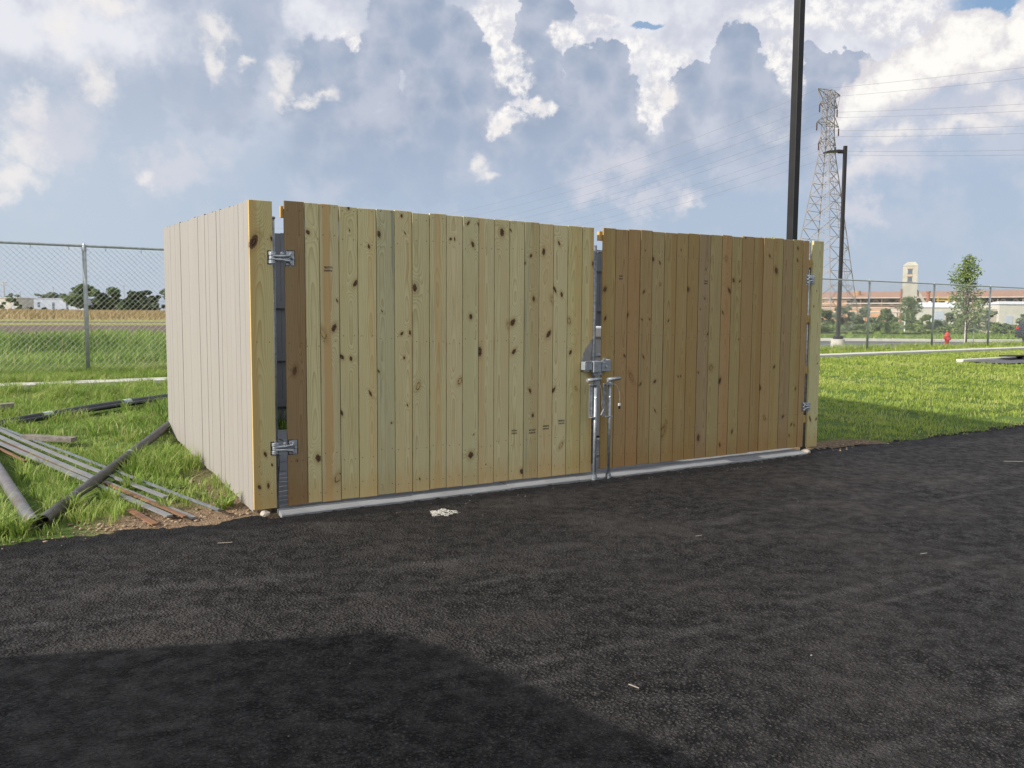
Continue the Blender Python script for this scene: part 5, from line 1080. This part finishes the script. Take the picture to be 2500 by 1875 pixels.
# ------------------------------------------------------------------ loose stones, spill
def stones(name, pts, rmin, rmax, mat, seed, **kw):
    r = np.random.default_rng(seed); bm = bmesh.new(); bmesh.ops.create_icosphere(bm, subdivisions=1, radius=1); bv = np.array([v.co[:] for v in bm.verts]); bf = np.array([[v.index for v in f.verts] for f in bm.faces]); bm.free()
    n = len(pts); k = r.uniform(.7, 1.25, (n, len(bv), 1)); sc3 = r.uniform(.6, 1.3, (n, 1, 3)) * np.array([1.1, 1, .45]); R_ = (rmin + (rmax - rmin) * r.uniform(0, 1, n) ** 4)[:, None, None]
    V = bv[None] * k * sc3 * R_ + np.array(pts)[:, None, :]; F = bf[None] + (np.arange(n) * len(bv))[:, None, None]
    return tag(link(name, npmesh(name, V.reshape(-1, 3), None, F.reshape(-1, 3)), mat), kind='stuff', **kw)
pts = []
for k in range(650):
    t = random.uniform(-1.3, .0); s_ = abs(random.gauss(0, .35)) + .03
    if t > -.35: s_ = random.uniform(.03, 2.6) * random.random() + .02
    p = ws(t, s_); pts.append((p.x, p.y, float(terrain(t, s_)) + .006))
for k in range(500): t = random.gauss(7.1, .45); s_ = abs(random.gauss(.1, .18)) + .04; p = ws(t, s_); pts.append((p.x, p.y, float(terrain(t, s_)) + .008)) if t > 6.65 else None
for k in range(700):
    t = random.uniform(6.7, 16) if k % 3 else random.uniform(-5, -1.2); s_ = .02 + .03 * max(0, t - 6.4) * (t > 6) + random.gauss(0, .07) + (max(0, -1. - t) * .04); p = ws(t, s_); pts.append((p.x, p.y, max(.004, float(terrain(t, s_)) + .008)))
M_PEB = simple('earth_pebbles', (.36, .27, .18), .9, 0, .25, 40., col2=(.2, .14, .09))
stones('gravel', pts, .003, .02, M_PEB, 5)
pts = []
for k in range(300):
    t = random.uniform(-4, 12); s_ = -abs(random.gauss(0, 1.6)) - .1
    if random.random() < .5: t = random.gauss(4.2, 1.2); s_ = -random.uniform(.12, .45)
    p = ws(t, s_); pts.append((p.x, p.y, .004))
stones('stone_chips', pts, .0015, .007, simple('pale_chips', (.3, .27, .24), .9, 0, .2, 60.), 6)
pts = []
c0 = ws(1.32, -.62)
for k in range(620):
    a = random.uniform(0, 6.28); q = random.random() ** .5 * (1.2 if k % 11 == 0 else 1); x = math.cos(a) * q * .105 * (1 + .2 * math.sin(a * 3 + 1)); y = math.sin(a) * q * .115 * (1 + .2 * math.sin(a * 5))
    pts.append((c0.x + x, c0.y + y + x * .12, .003 + .006 * (1 - q)))
sp = stones('white_grit_spill', pts, .003, .008, simple('white_grit', (.5, .48, .42), .9, 0, .12, 60.), 8)
sp['label'] = 'small patch of white grit spilled on the asphalt before the left gate leaf'
mb = MB(); 
for (t, s_, a, L_) in ((2.6, -2.2, .3, .05), (7.9, -1.6, -.2, .2), (8.05, -1.68, .5, .13), (6.9, -2.7, 1., .05), (3.6, -3.3, .2, .05), (.6, -3.9, -.9, .06), (-.4, -.7, .1, .1)):
    p = ws(t, s_); dd = Vector((math.cos(a), math.sin(a), 0)) * L_ / 2; q = Vector((p.x, p.y, .009)); mb.bar(q - dd, q + dd + Vector((0, 0, .004)), .003, .003)
tag(mb.build('straw_bits', simple('dry_straw', (.36, .32, .26), .8, 0, .1, 60.)), kind='stuff')

# ------------------------------------------------------------------ grass
def vnoise(x, y, scale, seed):
    r = np.random.default_rng(seed); G_ = r.uniform(0, 1, (256, 256)); X = x * scale + 500; Y = y * scale + 500; xi = np.floor(X).astype(int); yi = np.floor(Y).astype(int); fx = X - xi; fy = Y - yi
    fx = fx * fx * (3 - 2 * fx); fy = fy * fy * (3 - 2 * fy); g = lambda a, b: G_[a % 256, b % 256]
    return (g(xi, yi) * (1 - fx) + g(xi + 1, yi) * fx) * (1 - fy) + (g(xi, yi + 1) * (1 - fx) + g(xi + 1, yi + 1) * fx) * fy
def blades(name, mat, T, S_, h, w, lean, seed, hue=None, tuft=1, spread=.0, z0=-.005, label=None):
    r = np.random.default_rng(seed); n0 = len(T); T = np.repeat(T, tuft); S_ = np.repeat(S_, tuft); n = len(T)
    a0 = r.uniform(0, 6.283, n); q = r.uniform(0, 1, n) ** .5 * spread
    X = O.x + TD.x * T + SD.x * S_ + np.cos(a0) * q; Y = O.y + TD.y * T + SD.y * S_ + np.sin(a0) * q
    H = np.repeat(h, tuft) * r.uniform(.45, 1.25, n); Wd = np.repeat(w, tuft) * r.uniform(.7, 1.3, n)
    T2 = (X - O.x) * TD.x + (Y - O.y) * TD.y; S2 = (X - O.x) * SD.x + (Y - O.y) * SD.y; Z = gz(T2, S2) + z0
    ang = np.where(spread > 0, a0 + r.normal(0, .9, n), a0); ln = lean * r.uniform(.2, 1.5, n) * H
    dx_, dy_ = np.cos(ang), np.sin(ang); sa = ang + math.pi / 2 + r.normal(0, .5, n); sx, sy = np.cos(sa) * Wd / 2, np.sin(sa) * Wd / 2
    def row(f, zf, wf): cx = X + dx_ * ln * f; cy = Y + dy_ * ln * f; cz = Z + H * zf; return np.stack([cx - sx * wf, cy - sy * wf, cz], -1), np.stack([cx + sx * wf, cy + sy * wf, cz], -1)
    a1, b1 = row(0, 0, .8); a2, b2 = row(.3, .55, 1.); tip, _ = row(1., 1. - .25 * min(lean, 1.), 0.)
    V = np.stack([a1, b1, a2, b2, tip], 1).reshape(-1, 3); i_ = np.arange(n)[:, None] * 5
    hu = np.repeat(hue if hue is not None else np.full(n0, .45), tuft) + r.normal(0, .13, n); dead = r.uniform(0, 1, n) < .06; hu = np.where(dead, .95, np.clip(hu, 0, .85))
    me = npmesh(name, V, (i_ + np.array([0, 1, 3, 2])), (i_ + np.array([2, 3, 4])), {'hue': np.repeat(hu, 5)})
    return tag(link(name, me, mat), kind='stuff')
def vis(T, S_, lo_=-.82, hi_=.82):
    X = O.x + TD.x * T + SD.x * S_; Y = O.y + TD.y * T + SD.y * S_; return (Y > 1) & (X / Y > lo_) & (X / Y < hi_), X, Y
def samp(n, t0, t1, s0, s1, seed, lo_=-.82, hi_=.82):
    r = np.random.default_rng(seed); T = r.uniform(t0, t1, n); S_ = r.uniform(s0, s1, n); m, X, Y = vis(T, S_, lo_, hi_); return T[m], S_[m], X[m], Y[m]
def dens(T, S_, X, Y, p, seed): m = np.random.default_rng(seed).uniform(0, 1, len(T)) < p; return T[m], S_[m], X[m], Y[m]
SEGS = [((-3.44, 6.06), (-4.35, 11.6), .085), ((-3.47, 5.99), (-5.83, 9.07), .10), ((-6.2, 10.1), (-4.9, 13.4), .07), ((-6.0, 9.45), (-2.45, 6.36), .17), ((-5.35, 9.12), (-4.8, 9.13), .09)]
def clear(T, S_, k=1.):
    X = O.x + TD.x * T + SD.x * S_; Y = O.y + TD.y * T + SD.y * S_; m = np.ones(len(T), bool); r = np.random.default_rng(99).uniform(0, 1, len(T))
    for a, b, w in SEGS:
        a = np.array(a); d = np.array(b) - a; u = np.clip(((X - a[0]) * d[0] + (Y - a[1]) * d[1]) / (d @ d), 0, 1)
        m &= (np.hypot(X - a[0] - u * d[0], Y - a[1] - u * d[1]) > w * k) | (r < .05)
    return m
# left: rough tufty grass
T, S_, X, Y = samp(30000, -9, 2.2, .03, 12.3, 1)
n1 = vnoise(X, Y, 1.6, 1); n2 = vnoise(X, Y, .7, 2); edge = S_ + (n1 - .5) * .7
inside = (T > -.03) & (S_ < 4.05); bare = (edge < .62) & (T > -1.35); wallb = (T > -.3) & (S_ < 1.9) & (n1 < .75); strip_ = (S_ > 9.2 + .052 * T) & (S_ < 9.88 + .052 * T) & (vnoise(X, Y, 1.1, 70) < .75)
p = np.where(inside | strip_, 0, 1.) * np.where(bare, .05, 1) * np.where(wallb, .15, 1) * np.clip(.35 + n1 * 1.1, 0, 1)
p = p * np.where((T > -1.7) & (T < -1.0) & (S_ < .25), .5, 1)
p = p * clear(T, S_)
T, S_, X, Y = dens(T, S_, X, Y, p, 2); n1 = vnoise(X, Y, 1.6, 1); n3 = vnoise(X, Y, 3.1, 3)
h = .05 + .12 * n1 * n3 * 1.5 + .10 * (vnoise(X, Y, 2.3, 44) > .72) + .05 * (S_ > 8.8); h = np.where(S_ > 9.7, .2, h)
blades('tall_grass', M_GRASSL, T, S_, h, np.full(len(T), .0062), .65, 3, hue=.30 + .4 * vnoise(X, Y, 1.1, 7), tuft=11, spread=.05)
# single taller clumps
T, S_, X, Y = samp(700, -8, 2.2, .1, 12.3, 21); inside = (T > -.08) & (S_ < 4.1); bare = (S_ < .5) & (T > -1.2)
strip_ = (S_ > 9.2 + .052 * T) & (S_ < 9.75 + .052 * T); m = clear(T, S_, 1.6) & ~inside & (~bare) & (~strip_ | (np.arange(len(T)) % 3 == 0)) & ((T < -.3) | (S_ > 2)); T, S_ = T[m], S_[m]
blades('grass_clumps', M_GRASSL, T, S_, np.full(len(T), .22), np.full(len(T), .008), .9, 22, hue=np.random.default_rng(4).uniform(.3, .7, len(T)), tuft=26, spread=.05)
for k, (t, s_) in enumerate(((-1.62, .22), (-1.75, .3), (-1.25, .75), (-.95, .95), (-.75, 1.3), (-1.95, .7), (-.2, .33), (-.12, .42), (-.6, .5), (-.35, 1.6), (-.25, 2.3))):
    blades('grass_clump', M_GRASSL, np.array([t]), np.array([s_]), np.array([.2 if k < 6 else .15]), np.array([.008]), .85, 300 + k, hue=np.array([.5]), tuft=110 if k < 6 else 60, spread=.055 if k < 6 else .035)
# ditch weeds beyond the fence, left
T, S_, X, Y = samp(17000, -32, 14, 12.1, 25.5, 5, -.75, -.3); n1 = vnoise(X, Y, .45, 8)
blades('ditch_weeds', M_GRASSL, T, S_, .16 + .34 * n1, np.full(len(T), .018), .5, 6, hue=.02 + .6 * vnoise(X, Y, .35, 9), tuft=9, spread=.18)
T, S_, X, Y = samp(22000, -120, 60, 60, 150, 15, -.75, -.3)
M_DRY = leaf_material('dry_field_grass', [(.24, .19, .08), (.33, .25, .11), (.4, .3, .14)], .3)
blades('dry_field_grass', M_DRY, T, S_, np.full(len(T), .45), np.full(len(T), .06), .3, 16, hue=.5 + .0 * T, tuft=3, spread=.3)
# inside strip of grass behind the slab
T, S_, X, Y = samp(1500, -.0, 6.5, 3.7, 5.6, 25); blades('rear_grass', M_GRASSL, T, S_, np.full(len(T), .28), np.full(len(T), .01), .5, 26, hue=np.full(len(T), .2), tuft=7, spread=.05)
# right: mown slope
T, S_, X, Y = samp(75000, 6.62, 44, -.03, 13.2, 11, .2, .82); n1 = vnoise(X, Y, 1.3, 12); sm_ = 10.4 + .052 * (T - 19.6)
b2 = (np.hypot((T - 7.15) / .95, (S_ - .1) / .42) < .95 + .3 * (n1 - .5)); padm = np.zeros(len(T), bool); rel = (X - p0.x) * dd.x * 0
u_ = (X - 13.2) * .81 + (Y - 24.55) * .586; v_ = -(X - 13.2) * .586 + (Y - 24.55) * .81; padm = (u_ > .5) & (u_ < 9.5) & (v_ > -1.) & (v_ < .24); stp = (S_ > 8.95 + .052 * T) & (S_ < 9.88 + .052 * T)
p = np.where(b2, .06, 1.) * np.where(padm | stp, 0, 1) * np.where(T > 14, .75, 1.) * np.clip(.35 + n1 * 1.1, 0, 1) * np.where(vnoise(X, Y, 3.3, 55) > .86, .15, 1)
T, S_, X, Y = dens(T, S_, X, Y, p, 13); dist = np.hypot(X, Y)
blades('mown_grass', M_GRASSR, T, S_, .055 + .045 * vnoise(X, Y, 1.0, 14), .0055 + .0005 * np.clip(dist - 9, 0, 25), .7, 14, hue=.05 + .45 * vnoise(X, Y, .55, 17) + .4 * vnoise(X, Y, 2.6, 19), tuft=5, spread=.06)
T, S_, X, Y = samp(3000, 12, 44, 9.9, 16.5, 31, .25, .82); m = (S_ > 9.8 + .052 * T) & (S_ < 15.5); T, S_, X, Y = T[m], S_[m], X[m], Y[m]
blades('fence_line_grass', M_GRASSR, T, S_, np.full(len(T), .2) * (.4 + vnoise(X, Y, .8, 18)), np.full(len(T), .016), .6, 32, hue=.35 + 0 * T, tuft=9, spread=.12)
r = np.random.default_rng(8); X = r.uniform(14, 60, 9000); Y = r.uniform(59.5, 100, 9000); m = (X / Y > .28) & (X / Y < .75); X, Y = X[m], Y[m]; T = (X - O.x) * TD.x + (Y - O.y) * TD.y; S_ = (X - O.x) * SD.x + (Y - O.y) * SD.y
blades('rough_verge', M_GRASSL, T, S_, np.full(len(T), .4), np.full(len(T), .05), .5, 33, hue=.4 + 0 * T, tuft=4, spread=.3)
def broadleaf(x, y, n, r_, seed, label):
    rr = random.Random(seed); V = []; F = []; hu = []
    e = empty('weed', (x, y, tz(x, y)), 0, label=label, cat='weed')
    for k in range(n):
        a = rr.uniform(0, 6.28); L_ = r_ * rr.uniform(.5, 1.1); z0 = rr.uniform(.01, .05); el_ = rr.uniform(.1, .8); d = Vector((math.cos(a) * math.cos(el_), math.sin(a) * math.cos(el_), math.sin(el_))); w_ = Vector((-math.sin(a), math.cos(a), 0)) * L_ * .28; c = Vector((rr.uniform(-.03, .03), rr.uniform(-.03, .03), z0)); q = len(V)
        for f, wf in ((0, .1), (.35, 1.), (.7, .8), (1., 0.)):
            m_ = c + d * L_ * f - Vector((0, 0, f * f * L_ * .35)); V += [tuple(m_ - w_ * wf), tuple(m_ + Vector((0, 0, -.12 * L_ * wf))), tuple(m_ + w_ * wf)]; hu += [rr.uniform(.4, 1.)] * 3
        for f in range(3):
            for g in range(2): b_ = q + f * 3 + g; F.append((b_, b_ + 1, b_ + 4, b_ + 3))
    link('leaves', npmesh('leaves', V, np.array(F), None, {'hue': hu}), M_LEAFL, e)
p = ws(-.42, 1.05); broadleaf(p.x, p.y, 16, .12, 1, 'low broad-leaved weed on the bare earth beside the beige wall')
p = ws(-.3, .82); broadleaf(p.x, p.y, 12, .1, 2, 'smaller broad-leaved weed nearer the wall corner than its neighbour')
# dark weed hanging in the left gap
wd = empty('weed', ws(.26, .35, .05), 0, label='dark broad-leaved weed growing on the slab in the left gap', cat='weed')
V = []; F = []
for k in range(7):
    a = random.uniform(0, 6.28); z = .16 + .07 * k; L_ = random.uniform(.06, .13); d = Vector((math.cos(a), math.sin(a), random.uniform(-.5, .4))) * L_; w_ = Vector((-math.sin(a), math.cos(a), 0)) * .018; c = Vector((0, 0, z)); n_ = len(V)
    V += [tuple(c), tuple(c + d * .5 + w_), tuple(c + d), tuple(c + d * .5 - w_)]; F.append((n_, n_ + 1, n_ + 2, n_ + 3))
link('leaves', npmesh('leaves', V, np.array(F), None, {'hue': [.2] * len(V)}), M_LEAFD, wd); MB().tube([(0, 0, 0), (.02, 0, .3), (0, .01, .62)], [.005, .004, .002], 6).build('stem', M_LEAFD, wd)
